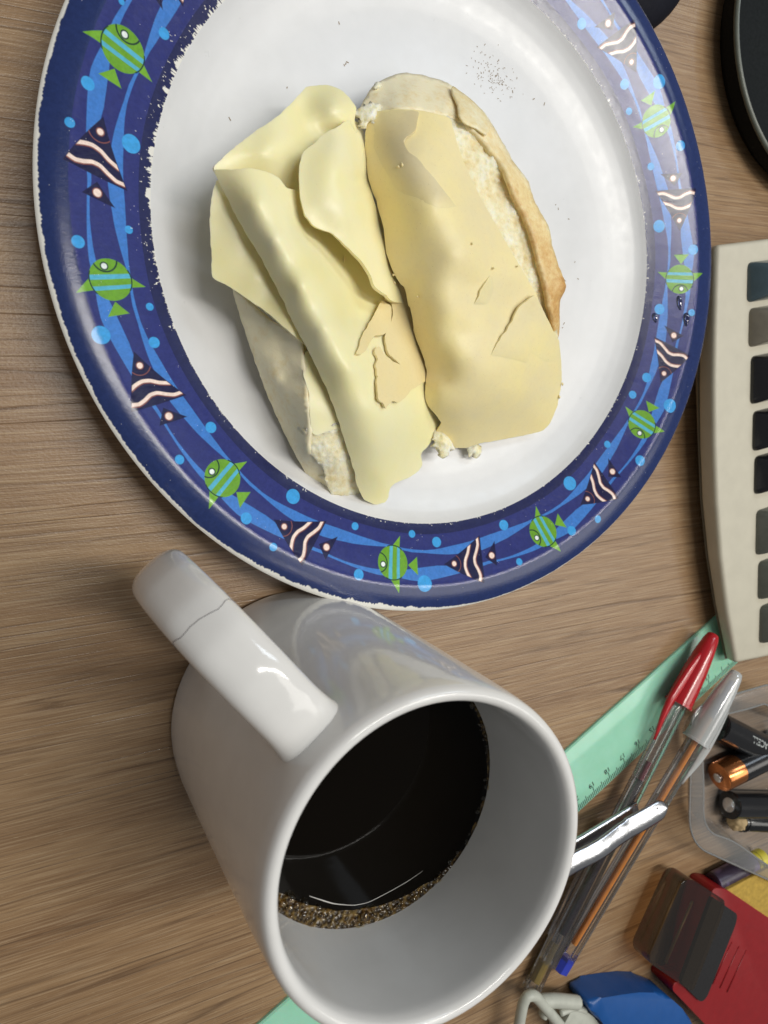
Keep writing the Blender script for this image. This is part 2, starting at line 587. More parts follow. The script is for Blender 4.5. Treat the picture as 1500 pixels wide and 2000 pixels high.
def rim_print():
    """the printed and worn rim as a polar picture: u = angle, v = radius"""
    W_, H_ = 4096, 256
    th = (np.arange(W_) + 0.5) / W_ * 360.0 - 180.0
    rr = R0 + (np.arange(H_) + 0.5) / H_ * (R1 - R0)
    PX = 62.0
    green_a = np.array([-178.5, -145.8, -112.2, -77.6, -43.6, -10.0, 22.4, 54.3, 86.6, 119.0, 151.0, 181.5])
    ks = np.arange(len(green_a))
    ph = np.interp(th, np.concatenate([[green_a[0] - 32.6], green_a]), np.concatenate([[-1], ks]))                       # motif phase
    T, Rr = np.meshgrid(th, rr)
    PH = np.meshgrid(ph, rr)[0]
    ang = np.radians(T)
    xy = np.stack([np.cos(ang) * 3, np.sin(ang) * 3], 2)

    def vnoise(freq_t, freq_r, seed):
        """smooth periodic value noise on the band"""
        g = np.random.default_rng(seed).random((int(freq_r * (R1 - R0)) + 3, freq_t))
        u = (T + 180) / 360 * freq_t
        v = (Rr - R0) * freq_r
        i, j = np.floor(v).astype(int), np.floor(u).astype(int)
        fv, fu = v - i, u - j
        fv, fu = fv * fv * (3 - 2 * fv), fu * fu * (3 - 2 * fu)
        a, b = g[i, j % freq_t], g[i, (j + 1) % freq_t]
        c, d = g[i + 1, j % freq_t], g[i + 1, (j + 1) % freq_t]
        return (a * (1 - fu) + b * fu) * (1 - fv) + (c * (1 - fu) + d * fu) * fv

    def cov(d):
        return np.clip(0.5 - d * PX, 0, 1)
    C = lambda r, g, b: np.array(srgb(r, g, b)[:3])
    img = np.zeros((H_, W_, 3))
    img[:] = C(46, 53, 116)

    def put(cv, col, sl=(slice(None), slice(None))):
        a = cv[..., None]
        img[sl] = img[sl] * (1 - a) + col * a
    mott = (vnoise(900, 9, 1) * 0.5 + vnoise(1800, 22, 2) * 0.5) - 0.5
    put(cov(11.78 - Rr), C(38, 52, 98))
    put(cov(Rr - (9.95 + 0.02 * np.sin(PH * 6.28))), C(36, 41, 84))
    # ribbons of lighter blue
    Ao = [(0, 11.45), (.1, 11.54), (.15, 11.57), (.2, 11.55), (.26, 11.5), (.32, 11.45), (.41, 11.39), (.5, 11.33), (.6, 11.3), (.7, 11.34), (.8, 11.4), (.86, 11.44), (.92, 11.47), (1, 11.45)]
    Ai = [(0, 11.25), (.08, 11.2), (.12, 11.15), (.2, 11.09), (.27, 11.06), (.33, 11.09), (.41, 11.25), (.5, 11.22), (.59, 11.2), (.67, 11.26), (.75, 11.29), (.86, 11.3), (.92, 11.29), (1, 11.25)]
    Bo = [(0, 10.47), (.07, 10.56), (.12, 10.6), (.2, 10.615), (.28, 10.665), (.35, 10.71), (.41, 10.73), (.5, 10.76), (.58, 10.77), (.65, 10.72), (.7, 10.68), (.76, 10.65), (.82, 10.6), (.9, 10.54), (1, 10.47)]
    Bi = [(0, 10.43), (.07, 10.48), (.12, 10.5), (.2, 10.52), (.27, 10.5), (.33, 10.46), (.39, 10.42), (.5, 10.38), (.57, 10.35), (.65, 10.32), (.72, 10.32), (.8, 10.34), (.86, 10.36), (.92, 10.4), (1, 10.43)]
    fr = PH % 1.0
    for o_, i_ in ((Ao, Ai), (Bo, Bi)):
        o_, i_ = np.array(o_), np.array(i_)
        ro, ri = np.interp(fr, o_[:, 0], o_[:, 1]), np.interp(fr, i_[:, 0], i_[:, 1])
        put(np.minimum(cov(Rr - ro), cov(ri - Rr)), C(66, 125, 203))
    # bubbles
    bub = [(-171.5, 11.55, 0.17), (175.2, 10.29, 0.15), (-165.7, 11.81, 0.13), (-166.5, 10.23, 0.25), (-153.3, 10.26, 0.11), (-150.8, 11.67, 0.17), (176.2, 11.48, 0.08), (-138.6, 11.72, 0.25), (-141.2, 10.12, 0.11), (-135.7, 10.37, 0.16), (-119.4, 10.19, 0.17), (-118.8, 11.59, 0.14), (-100.1, 10.05, 0.24), (-105.5, 11.5, 0.18), (-99.5, 11.79, 0.13), (-86.2, 10.07, 0.13), (-84.0, 11.59, 0.18), (-73.5, 9.97, 0.13), (-67.9, 10.25, 0.18), (-71.4, 11.65, 0.28), (-51.4, 10.17, 0.19), (-51.2, 11.59, 0.13), (-32.0, 10.15, 0.27), (-38.1, 11.57, 0.18), (-31.9, 11.89, 0.15), (-18.6, 10.24, 0.14), (-3.5, 11.74, 0.28), (-5.3, 10.14, 0.16), (-0.2, 10.42, 0.19), (-16.7, 11.68, 0.21), (15.6, 10.27, 0.21), (15.9, 11.62, 0.14), (28.3, 11.54, 0.2), (33.8, 10.19, 0.24), (78.9, 10.31, 0.18), (64.0, 10.45, 0.18), (59.0, 10.17, 0.13), (60.3, 11.65, 0.25), (48.1, 11.62, 0.19), (46.6, 10.28, 0.14)]
    for k in range(4):
        for (a, r_, s_) in ((92, 11.6, .2), (99, 10.25, .16), (108, 11.7, .14), (112, 10.1, .2)):
            if 84 < a + 32 * k < 172:
                bub.append((a + 32 * k, r_, s_))

    def local(a0, r0, half_t, half_r):
        """window of the picture around a motif, with local x (along the rim) and y (outwards)"""
        c0 = int(round((a0 + 180) / 360 * W_))
        hw = int(half_t / (r0 * 2 * math.pi) * W_)
        cols = np.arange(c0 - hw, c0 + hw) % W_
        r0i, r1i = max(0, int((r0 - half_r - R0) / (R1 - R0) * H_)), min(H_, int((r0 + half_r - R0) / (R1 - R0) * H_))
        x = (np.arange(-hw, hw) + 0.5) / W_ * 2 * math.pi * r0
        y = rr[r0i:r1i] - r0
        X, Y = np.meshgrid(x, y)
        return np.ix_(np.arange(r0i, r1i), cols), X, Y

    def tri(X, Y, p):
        p = np.array(p, float)
        s = np.sign((p[1, 0] - p[0, 0]) * (p[2, 1] - p[0, 1]) - (p[1, 1] - p[0, 1]) * (p[2, 0] - p[0, 0]))
        d = np.full(X.shape, -9.0)
        for i in range(3):
            a, b = p[i], p[(i + 1) % 3]
            e = b - a
            nrm = np.array([e[1], -e[0]]) * s / np.hypot(*e)
            d = np.maximum(d, (X - a[0]) * nrm[0] + (Y - a[1]) * nrm[1])
        return d

    def poly_d(X, Y, pts):
        d = np.full(X.shape, 9.0)
        pts = np.array(pts)
        for a, b in zip(pts[:-1], pts[1:]):
            e = b - a
            t_ = np.clip(((X - a[0]) * e[0] + (Y - a[1]) * e[1]) / (e @ e), 0, 1)
            d = np.minimum(d, np.hypot(X - a[0] - t_ * e[0], Y - a[1] - t_ * e[1]))
        return d
    for a, r_, s_ in bub:
        sl, X, Y = local(a, r_, s_ + .1, s_ + .1)
        put(cov(np.hypot(X, Y) - s_), C(64, 160, 226), sl)
    G1, G2, DK, CY = C(116, 172, 52), C(108, 163, 48), C(22, 52, 48), C(88, 178, 208)
    for a in green_a[:-1]:
        sl, X, Y = local(a, 11.0, 1.35, 1.25)
        for p in (((-.09, -.5), (.27, -.93), (.25, -.42)), ((-.12, .5), (.27, 1.0), (.25, .42)), ((.60, .04), (.97, -.25), (.97, .37))):
            put(cov(tri(X, Y, p)), G1, sl)
        body = np.hypot(X, Y) - .575
        put(cov(body), G2, sl)
        for x0, wd in ((-.08, .065), (.215, .055)):
            put(np.minimum(cov(np.abs(X - x0) - wd), cov(body)), CY, sl)
        ring = np.abs(np.hypot(X, Y) - .575) - .018
        put(np.minimum(cov(ring), cov(np.abs(X - .05) - .3)), DK, sl)
        put(np.minimum(cov(np.abs(np.hypot(X + .55, Y - .06) - .33) - .022), cov(body)), DK, sl)
        put(cov(np.hypot(X + .37, Y - .1) - .115), DK, sl)
        put(cov(np.hypot(X + .37, Y - .1) - .078), C(235, 244, 240), sl)
    NV, PK, RB = C(28, 28, 66), C(246, 224, 212), C(140, 84, 76)
    s1 = [(.50, .58), (.44, .36), (.42, .15), (.49, -.07), (.65, -.29), (.79, -.56)]
    s2 = [(.85, .78), (.93, .57), (.91, .36), (.85, .14), (.88, -.07), (1.03, -.29), (1.16, -.5), (1.2, -.73)]
    for k in range(len(green_a) - 1):
        a = np.interp(k + .376, ks, green_a)
        sl, X, Y = local(a, 11.05, 2.1, 1.25)
        body = tri(X, Y, ((-.42, -.02), (1.02, .87), (1.36, -.81)))
        put(cov(body), NV, sl)
        put(cov(tri(X, Y, ((1.33, 0), (1.7, .40), (1.93, -.46)))), NV, sl)
        put(np.minimum(cov(np.abs(np.hypot(X + .06, Y) - .33) - .012), np.minimum(cov(body), cov(.05 - X))), RB, sl)
        for st in (s1, s2):
            st = catmull(np.array(st), .05, False)
            inb = cov(body + .02)
            put(np.minimum(inb, cov(poly_d(X - .022, Y, st) - .062)), RB, sl)
            put(np.minimum(inb, cov(poly_d(X, Y, st) - .05)), PK, sl)
        for x0, q in ((0, .085), (1.62, .105)):
            put(cov(np.hypot(X - x0, Y) - q - .028), RB, sl)
            put(cov(np.hypot(X - x0, Y) - q), PK, sl)
    img *= (1 + 0.30 * mott)[..., None]
    WHITE = C(232, 230, 222)
    # worn inner border: deep chips on the left / upper left, small nicks elsewhere
    n1, n2, n3 = vnoise(420, 5, 3), vnoise(1500, 16, 4), vnoise(3000, 40, 9)
    heavy = np.interp(T, [-180, -165, -150, -135, -100, 40, 60, 100, 140, 180], [1, 1, .9, .25, .12, .1, .15, .4, .9, 1])
    lim = 9.54 + (n1 * .36 + vnoise(2200, 3, 33) * .30 - .16) * heavy * (.15 + .7 * vnoise(70, 1, 31)) + (n3 - .5) * .05 + 0.03
    nick = (n2 > .86) * (n1 > .5) * (0.2 + heavy * .3)
    put(cov((Rr - lim - nick * .4) * .5), WHITE)
    n4, n5 = vnoise(900, 8, 11), vnoise(3600, 30, 12)
    scr = ((n4 * n5) > .70) & (Rr < 9.95 + .35 * vnoise(60, 1, 13)) & (heavy * .6 + vnoise(90, 1, 14) > 1.0)
    put(scr.astype(float) * .75, WHITE)
    # worn outer lip
    lipw = np.interp(T, [-180, -150, -110, -95, -80, -60, -20, 30, 180], [.07, .08, .06, .13, .15, .02, .0, .0, .05])
    lim2 = 12.60 - lipw - (vnoise(260, 2, 5) * .09 + vnoise(1600, 6, 6) * .06 - .07) * np.clip(lipw * 9, .25, 1.3)
    put(cov((lim2 - Rr) * .6), WHITE)
    dots = (vnoise(3800, 36, 21) > .985)
    put(dots.astype(float) * .7 * (vnoise(40, 1, 22) > .5), WHITE)
    im = bpy.data.images.new('rim_print', W_, H_, alpha=False, float_buffer=True)
    im.colorspace_settings.name = 'Linear Rec.709'
    buf = np.ones((H_, W_, 4), np.float32)
    buf[..., :3] = np.clip(img, 0, 1)
    im.pixels.foreach_set(buf.ravel())
    im.update()
    return im


def plate_mats():
    t = NT('printed_melamine')
    uvn = t.n('ShaderNodeTexCoord')
    tx = t.n('ShaderNodeTexImage')
    tx.image = rim_print()
    tx.interpolation = 'Linear'
    tx.extension = 'REPEAT'
    t.l(uvn.outputs['UV'], tx.inputs[0])
    v = t.coords()
    # fine orange-peel and crazing of the worn glaze
    h = t.math('MULTIPLY_ADD', t.noise(v, 16, 4, 0.7), 0.8, t.math('MULTIPLY', t.noise(v, 3.2, 3), 0.5))
    r = t.math('MULTIPLY_ADD', t.noise(v, 5, 4, 0.7), 0.14, 0.08)
    t.bsdf(tx.outputs['Color'], r, t.bump(h, 0.22, 0.02), Specular_IOR_Level=0.38)
    printed = t.m
    t = NT('white_melamine')
    v = t.coords()
    n1 = t.noise(v, 0.5, 4, 0.6)
    c = t.ramp(n1, [(0.3, (0.70, 0.705, 0.71, 1)), (0.7, (0.755, 0.76, 0.77, 1))])
    st = t.ramp(t.noise(v, 3.2, 5, 0.7), [(0.70, (0, 0, 0)), (0.80, (1, 1, 1))])
    c = t.mix(t.math('MULTIPLY', st, 0.10), c, srgb(150, 138, 110))
    sx = t.noise(t.coords((0.5, 9, 1), 0.9), 1.2, 3)
    r = t.math('MULTIPLY_ADD', t.noise(v, 2.4, 4), 0.2, 0.22)
    t.bsdf(c, r, t.bump(t.math('MULTIPLY_ADD', sx, 0.15, t.noise(v, 12, 3)), 0.06), Specular_IOR_Level=0.55)
    return printed, t.m


M_PRINT, M_WHITE = plate_mats()
plate = thing('plate', (0, 0, 0), 'white melamine plate with a worn blue rim printed with green fish and striped fish', 'plate')
prof_in = [(0, .50), (2, .50), (4, .505), (6, .52), (6.8, .54), (7.4, .58), (7.9, .64), (8.4, .74), (8.85, .88), (9.2, 1.03), (9.42, 1.16), (9.6, 1.30)]
rimp = [(9.6, 1.30), (9.8, 1.36), (10.05, 1.428), (10.4, 1.524), (10.8, 1.643), (11.2, 1.772), (11.5, 1.877), (11.68, 1.940), (11.82, 1.968), (12.05, 1.975), (12.25, 1.96), (12.42, 1.935), (12.53, 1.905), (12.60, 1.875), (12.63, 1.835)]


def smooth_prof(P, n):
    P = np.array(P)
    s = np.concatenate([[0], np.cumsum(np.hypot(*np.diff(P, axis=0).T))])
    f = catmull(P, 0.06, False)
    return [tuple(x) for x in f]


NS = 360
pr = smooth_prof(rimp, 60)
V, F = lathe(pr, NS, (0, 0, 0))
F = [tuple(reversed(f)) for f in F]
rr_ = np.array([r for r, z in pr])
uv = []
for f in F:
    js = [i % NS for i in f]
    if max(js) - min(js) > 1:
        js = [j + NS if j == 0 else j for j in js]
    uv += [(j / NS + 0.5, (rr_[i // NS] - R0) / (R1 - R0)) for i, j in zip(f, js)]
F = [tuple(f) for f in F]
o = mesh('rim', V, F, M_PRINT, plate, uv=uv)
pw = smooth_prof(prof_in, 40)
V, F = lathe([(max(r, 0.001), z) for r, z in pw], NS, (0, 0, 0))
mesh('well', V, [tuple(reversed(f)) for f in F], M_WHITE, plate)
under = [(12.63, 1.835), (12.60, 1.78), (12.4, 1.70), (11.7, 1.72), (10.6, 1.42), (9.7, 1.08), (9.2, .72), (8.8, .42), (8.2, .26), (7.8, .2), (7.7, .02), (7.4, .0), (7.25, .2), (4, .2), (0.001, .2)]
V, F = lathe(under, NS, (0, 0, 0))
mesh('underside', V, [tuple(reversed(f)) for f in F], M_WHITE, plate)

# knife scuffs and specks worn into the white well
M_SCUFF = plain('dark_scuff', srgb(146, 128, 104), 0.8)
parts = []


def speck(px, py, ln, wd, ang):
    c = at(px, py, 0.515)
    rr2 = math.hypot(c[0], c[1])
    z = np.interp(rr2, [p[0] for p in pw], [p[1] for p in pw]) + 0.006
    u = np.array([math.cos(ang), math.sin(ang), 0]) * ln / 2
    v = np.array([-math.sin(ang), math.cos(ang), 0]) * wd / 2
    c = np.array([c[0], c[1], z])
    vv = [c - u - v * .6, c + u * .9 - v, c + u + v * .5, c - u * .8 + v]
    return ([*vv, c + [0, 0, .006]], [(0, 1, 4), (1, 2, 4), (2, 3, 4), (3, 0, 4)])


for k in range(120):
    a, b = rng.normal(0, 1), rng.normal(0, 1)
    px, py = 968 + a * 22 + b * 10, 152 + a * 22 - b * 14
    parts.append(speck(px, py, rng.uniform(.03, .09), rng.uniform(.018, .03), rng.choice([0.4, 2.0, 1.2]) + rng.normal(0, .3)))
for px, py in ((675, 125), (678, 122), (672, 128), (660, 48), (560, 172), (447, 235), (1085, 400), (1090, 408), (1098, 640), (1101, 632), (1103, 548), (1128, 545), (1110, 428), (1122, 512), (1060, 205), (1040, 195), (1000, 180)):
    parts.append(speck(px, py, rng.uniform(.06, .14), .04, rng.uniform(0, 3)))
V, F = join(parts)
tag(mesh('scuff_marks', V, F, M_SCUFF, plate), kind='stuff')

# =================================================================== THE BREAD ROLL HALVES
M_CRUMB, M_CRUST = bread_mats()
M_CHEESE = cheese_mat('cheese_yellow', srgb(247, 238, 196), srgb(249, 236, 178))


def loaf(root, A, d, L, wl, wr, hh, seed, lean=0.0):
    """half a roll lying cut side up: crust shell and crumb top as two meshes"""
    d = np.array(d) / np.linalg.norm(d)
    n = np.array([d[1], -d[0]])                  # to the right of the axis
    nt, ns = 90, 26
    cr, cb = [], []
    zb = 0.52
    br = []
    for i in range(nt + 1):
        t_ = i / nt
        q = max(1e-3, 1 - abs(2 * t_ - 1) ** 2.7) ** 0.46
        W_l, W_r, H_ = wl * q, wr * q, hh * max(.25, q ** .55)
        for j in range(ns + 1):
            a = math.pi * j / ns                 # right lip (0) under to left lip (pi)
            s = math.cos(a)
            sx = math.copysign(abs(s) ** .62, s)
            z = zb + H_ * (1 - math.sin(a) ** .55) if 0.001 < math.sin(a) else zb + H_
            wid = W_r if sx > 0 else W_l
            lip = 1 - 0.16 * max(0, (z - zb) / H_ - .62) / .38
            if sx < 0:
                z = zb + (z - zb) * (1 - lean)
            p2 = np.array(A) + d * (L * t_) + n * (sx * wid * lip)
            cr.append((p2[0], p2[1], z))
            br.append(0.16)
        for j in range(ns + 1):
            s = -1 + 2 * j / ns
            wid = (W_r if s > 0 else W_l) * .82
            p2 = np.array(A) + d * (L * (.015 + .97 * t_)) + n * (s * wid)
            z = zb + H_ * (0.90 + .03 * (1 - s * s)) * (1 - lean * (1 - s) / 2)
            cb.append((p2[0], p2[1], z))
    cr, cb = np.array(cr), np.array(cb)
    cr[:, 2] = np.maximum(.53, cr[:, 2] + fbm(cr, .7, seed, 3) * .07)
    cb[:, 2] += fbm(cb, 1.6, seed + 9, 5) * .13
    F = [(i * (ns + 1) + j, i * (ns + 1) + j + 1, (i + 1) * (ns + 1) + j + 1, (i + 1) * (ns + 1) + j) for i in range(nt) for j in range(ns)]
    o1 = mesh('crust', cr, F, M_CRUST, root, attr=br)
    o1.modifiers.new('thickness', 'SOLIDIFY').thickness = -.0012
    mesh('crumb', cb, [tuple(reversed(f)) for f in F], M_CRUMB, root)


bread_left = thing('bread_roll_half', (-3, -4, .52), 'left half of the split bread roll with pale crust showing under folded cheese', 'bread', 'halves of the split roll')
loaf(bread_left, (-5.9, 1.0), (.534, -.845), 11.0, .5, 1.6, 1.7, 3, .5)
# the pale crust side seen under the overhanging slice, with its wrinkle and thin lip
side = [(455, 562), (520, 622), (582, 655), (592, 700), (598, 760), (604, 832), (602, 872), (612, 893), (634, 915), (640, 942), (652, 972), (622, 953), (598, 925), (560, 856), (520, 766), (480, 652)]
hs = [(455, 562, 1.5), (480, 652, 1.35), (520, 766, 1.2), (560, 856, 1.1), (598, 925, 1.0), (640, 955, .95), (652, 972, .9), (582, 655, 2.95), (592, 700, 2.98), (598, 760, 2.95), (604, 832, 2.8), (602, 872, 2.5),
      (612, 893, 2.1), (634, 915, 1.7), (520, 630, 2.2), (560, 740, 2.3), (570, 800, 2.25), (580, 860, 1.95), (513, 660, 1.95), (524, 695, 2.1), (540, 740, 2.15), (556, 766, 2.2), (546, 690, 2.3), (566, 705, 2.6)]
sheet('crust', side, hs, .14, M_CRUST, bread_left, step=6, jit=.7, wav=.05, wscale=.03, seed=4,
      brown=lambda Q: np.clip(.1 + .12 * fbm(Q, .02, 3), 0, 1))
endc = [(600, 838), (628, 846), (660, 826), (690, 870), (706, 930), (712, 962), (700, 972), (672, 974), (648, 968), (636, 940), (632, 918), (612, 895), (600, 875)]
he = [(600, 838, 2.72), (660, 826, 2.75), (612, 895, 2.1), (634, 918, 1.8), (640, 945, 1.45), (650, 968, 1.05), (700, 972, .85), (712, 950, 1.0), (690, 870, 2.2), (655, 890, 2.25), (670, 930, 1.7)]
sheet('crumb', endc, he, .5, M_CRUMB, bread_left, step=4, edge=3, jit=1.2, wav=.05, seed=6, rough_disp=(.06, .13))

bread_right = thing('bread_roll_half', (1.5, -1, .52), 'right half of the split roll, smooth tan flaking crust up, golden edge and open crumb', 'bread', 'halves of the split roll')
loaf(bread_right, (-2.6, 2.9), (.728, -.685), 10.6, 2.3, .9, 1.9, 8)
strip = [(872, 226), (905, 240), (935, 262), (962, 292), (988, 325), (1008, 382), (1038, 442), (1052, 492), (1066, 545), (1078, 600), (1090, 660), (1070, 655), (1030, 590), (965, 500), (920, 400), (880, 300), (868, 245)]
hst = [(872, 226, 2.98), (935, 262, 3.0), (988, 325, 3.05), (1038, 442, 3.1), (1066, 545, 3.05), (1090, 660, 2.55), (1030, 590, 2.95), (965, 500, 3.1), (920, 400, 3.15), (880, 300, 3.05), (960, 380, 3.0), (1020, 500, 3.0), (1055, 600, 2.85)]
sheet('crumb', strip, hst, .4, M_CRUMB, bread_right, step=4, edge=3, jit=1.0, wav=.05, seed=9, rough_disp=(.06, .12))
cr_out = [(700, 220), (712, 192), (733, 164), (760, 150), (790, 142), (832, 148), (870, 160), (903, 182), (942, 215), (966, 250), (987, 286), (1006, 320), (1031, 352), (1046, 396), (1071, 441), (1079, 480), (1091, 518),
          (1106, 559), (1094, 590), (1093, 640), (1088, 664), (1080, 640), (1073, 598), (1062, 545), (1049, 492), (1035, 442), (1006, 382), (984, 325), (958, 290), (930, 258), (902, 238), (878, 229), (824, 216), (770, 212), (736, 218)]
hco = [(700, 220, 2.1), (733, 164, 1.75), (790, 142, 1.55), (870, 160, 1.75), (942, 215, 2.2), (987, 286, 2.5), (1031, 352, 2.75), (1071, 441, 2.95), (1091, 518, 3.05), (1106, 559, 3.2), (1094, 590, 2.95), (1093, 640, 2.6), (1088, 664, 2.3),
       (1073, 598, 3.2), (1062, 545, 3.3), (1049, 492, 3.32), (1035, 442, 3.35), (1006, 382, 3.35), (984, 325, 3.3), (958, 290, 3.2), (930, 258, 3.12), (878, 229, 3.02), (824, 216, 2.95), (770, 212, 2.75), (736, 218, 2.4), (800, 180, 2.45), (880, 195, 2.6), (940, 240, 2.85), (1010, 350, 3.12), (760, 180, 2.2)]
brown_c = rbf([(733, 164, .08), (790, 160, .12), (870, 190, .16), (942, 225, .22), (985, 290, .3), (1000, 370, .5), (1020, 400, .55), (1045, 470, .58), (1068, 540, .6), (1106, 559, .75), (1092, 640, .62), (1020, 345, .3), (1046, 395, .38), (1078, 480, .45), (824, 216, .1), (900, 236, .2)], .01)
sheet('crust', cr_out, hco, .16, M_CRUST, bread_right, step=6, jit=.9, wav=.05, wscale=.03, seed=12, brown=lambda Q: np.clip(brown_c(Q), 0, 1))
flake = [(884, 168), (905, 182), (935, 208), (958, 243), (950, 262), (930, 250), (908, 240), (897, 226), (894, 205), (884, 182)]
sheet('crust_flake', flake, [(884, 168, 2.25), (905, 182, 2.35), (958, 243, 2.9), (930, 250, 3.2), (897, 226, 3.25), (888, 190, 2.7), (920, 220, 2.95)], .05, M_CRUST, bread_right, step=5, jit=.5, seed=14,
      brown=lambda Q: np.full(len(Q), .28))


for outl, zc, th, sd in (
        ([(690, 222), (700, 212), (712, 206), (724, 200), (740, 204), (752, 213), (746, 224), (742, 240), (733, 250), (726, 236), (716, 244), (708, 246), (703, 232)], 2.55, .22, 51),
        ([(727, 170), (734, 160), (744, 163), (748, 172), (738, 176)], 1.95, .12, 53),
        ([(846, 842), (858, 832), (870, 846), (884, 866), (888, 880), (878, 878), (874, 892), (864, 896), (860, 880), (850, 868)], 1.55, .25, 55),
        ([(912, 872), (926, 866), (940, 870), (938, 888), (930, 896), (926, 884), (918, 892), (914, 882)], 1.0, .2, 57)):
    cz_ = np.mean(outl, axis=0)
    sheet('torn_crumb', outl, [(x, y, zc - .004 * math.hypot(x - cz_[0], y - cz_[1])) for x, y in outl] + [(cz_[0], cz_[1], zc + .1)], th, M_CRUMB, bread_right,
          step=3.2, edge=2.4, jit=1.8, wav=.04, wscale=.05, seed=sd, rough_disp=(.07, .12))

# the smooth pale top crust of the right half, flaking into thin layers


def skin_mat(name, col, warm, fade=None):
    t = NT(name)
    v = t.world()
    n1 = t.noise(v, 0.42, 4, .6)
    n2 = t.noise(v, 8, 4)
    c = t.ramp(n1, [(0.34, col), (0.66, warm)])
    if fade:
        c = t.mix(t.n('ShaderNodeAttribute', attribute_name='brown').outputs['Fac'], t.ramp(n1, [(0.34, fade[0]), (0.66, fade[1])]), c)
    c = t.mix(t.math('MULTIPLY', t.ramp(n2, [(0.54, (0, 0, 0)), (0.74, (1, 1, 1))]), 0.07), c, srgb(186, 150, 96))
    c = t.mix(t.math('MULTIPLY', t.ramp(t.noise(v, 24, 1), [(0.74, (0, 0, 0)), (0.8, (1, 1, 1))]), 0.4), c, srgb(120, 96, 60))
    h = t.math('MULTIPLY_ADD', t.noise(v, 1.6, 4), 1.0, t.math('MULTIPLY', n2, 0.25))
    p = t.bsdf(c, t.math('MULTIPLY_ADD', n2, 0.2, 0.34), t.bump(h, 0.3, 0.04), Subsurface_Weight=0.3, Subsurface_Scale=0.0012)
    p.inputs['Subsurface Radius'].default_value = (1.0, 0.8, 0.5)
    return t.m


PALE = (srgb(236, 222, 176), srgb(248, 231, 168))
M_SKIN = skin_mat('pale_crust_skin', *PALE)
M_SKIN_TOP = skin_mat('greyish_crust_skin', srgb(216, 204, 166), srgb(226, 210, 160), PALE)
h_r = [(770, 214, 2.85), (824, 217, 3.05), (879, 231, 3.15), (914, 336, 3.3), (938, 384, 3.35), (980, 459, 3.4), (1046, 573, 3.15), (1085, 658, 2.6), (1095, 748, 1.85), (1073, 829, 1.25), (1052, 844, 1.1), (980, 859, 1.05), (914, 874, 1.1), (861, 826, 1.8), (716, 240, 2.3), (713, 288, 2.1),
       (734, 390, 2.1), (755, 495, 2.2), (775, 545, 2.4), (792, 560, 2.45), (801, 600, 2.35), (809, 649, 2.1), (827, 697, 2.15), (833, 727, 1.9), (831, 778, 1.95), (848, 808, 1.85), (800, 300, 3.5), (850, 400, 4.0), (900, 500, 4.15), (925, 560, 3.65), (950, 610, 3.5), (960, 700, 3.3), (980, 780, 2.6), (890, 700, 3.3), (870, 600, 3.65), (850, 660, 3.1),
       (780, 400, 3.1), (755, 330, 2.95), (850, 500, 3.75), (1030, 680, 3.0), (860, 760, 2.55), (855, 800, 2.15), (900, 830, 2.0), (800, 500, 3.05), (820, 580, 3.1), (990, 600, 3.2), (905, 650, 3.4), (868, 738, 2.45), (1000, 540, 3.5)]
H_R = rbf(h_r, .035)
sheet('crust', [(734, 219), (717, 234), (714, 262), (713, 288), (716, 312), (717, 330), (722, 360), (734, 390), (741, 418), (749, 444), (755, 495), (764, 520), (773, 540), (784, 556), (792, 564), (801, 600), (806, 626), (809, 649), (818, 676), (827, 697), (833, 727), (831, 752), (830, 778), (838, 794), (848, 808),
                        (862, 827), (850, 846), (853, 868), (887, 875), (914, 874), (941, 865), (980, 859), (1052, 844), (1066, 836), (1075, 826), (1086, 800), (1090, 786), (1096, 748), (1094, 705), (1092, 670), (1083, 652), (1066, 618), (1046, 573), (1012, 514), (980, 459), (958, 420), (938, 384), (914, 336), (900, 300), (886, 256), (879, 231), (850, 222), (824, 216), (796, 213), (770, 213), (750, 215)],
       H_R, .10, M_SKIN, bread_right, crisp=True, seed=35, wav=.035)


def lifted(edge, amp, D):
    """extra height of a loose slice: highest along its free edge, sinking into the slice below behind it"""
    edge = np.array(edge, float)
    cum = np.concatenate([[0], np.cumsum(np.hypot(*np.diff(edge, axis=0).T))])

    def f(Q):
        best, at_s = np.full(len(Q), 1e9), np.zeros(len(Q))
        for i_ in range(len(edge) - 1):
            a_, e_ = edge[i_], edge[i_ + 1] - edge[i_]
            t_ = np.clip(((Q - a_) @ e_) / (e_ @ e_), 0, 1)
            d_ = np.hypot(*(Q - a_ - t_[:, None] * e_).T)
            k_ = d_ < best
            best[k_], at_s[k_] = d_[k_], (cum[i_] + t_ * np.hypot(*e_))[k_] / cum[-1]
        am = np.interp(at_s, np.linspace(0, 1, len(amp)), amp)
        return np.maximum(am - np.maximum(am, .10) * best / D, -.07)
    return f


lift = lifted([(817, 218), (814, 246), (796, 266), (788, 276), (792, 288), (812, 306), (850, 350), (906, 420)], [.08, .11, .11, .08, -.04], 60)
sheet('crust_flake', [(736, 219), (717, 234), (713, 288), (717, 330), (734, 390), (749, 444), (755, 495), (773, 540), (790, 560), (800, 600), (830, 590), (870, 540), (915, 455), (906, 420), (888, 398), (872, 378), (850, 350), (836, 334), (824, 318), (812, 306), (800, 298), (792, 288), (788, 276), (796, 266), (808, 257), (814, 246), (816, 232), (817, 218), (780, 214)],
       lambda Q: H_R(Q) + lift(Q), .08, M_SKIN_TOP, bread_right, crisp=True, seed=37, wav=.0, brown=lambda Q: np.clip((lift(Q) + .03) / .09, 0, 1))
lift2 = lifted([(1090, 664), (1066, 618), (1044, 578), (1013, 601), (998, 631), (980, 658), (965, 682), (953, 703)], [.05, .14, .22, .21, .13, -.05], 85)
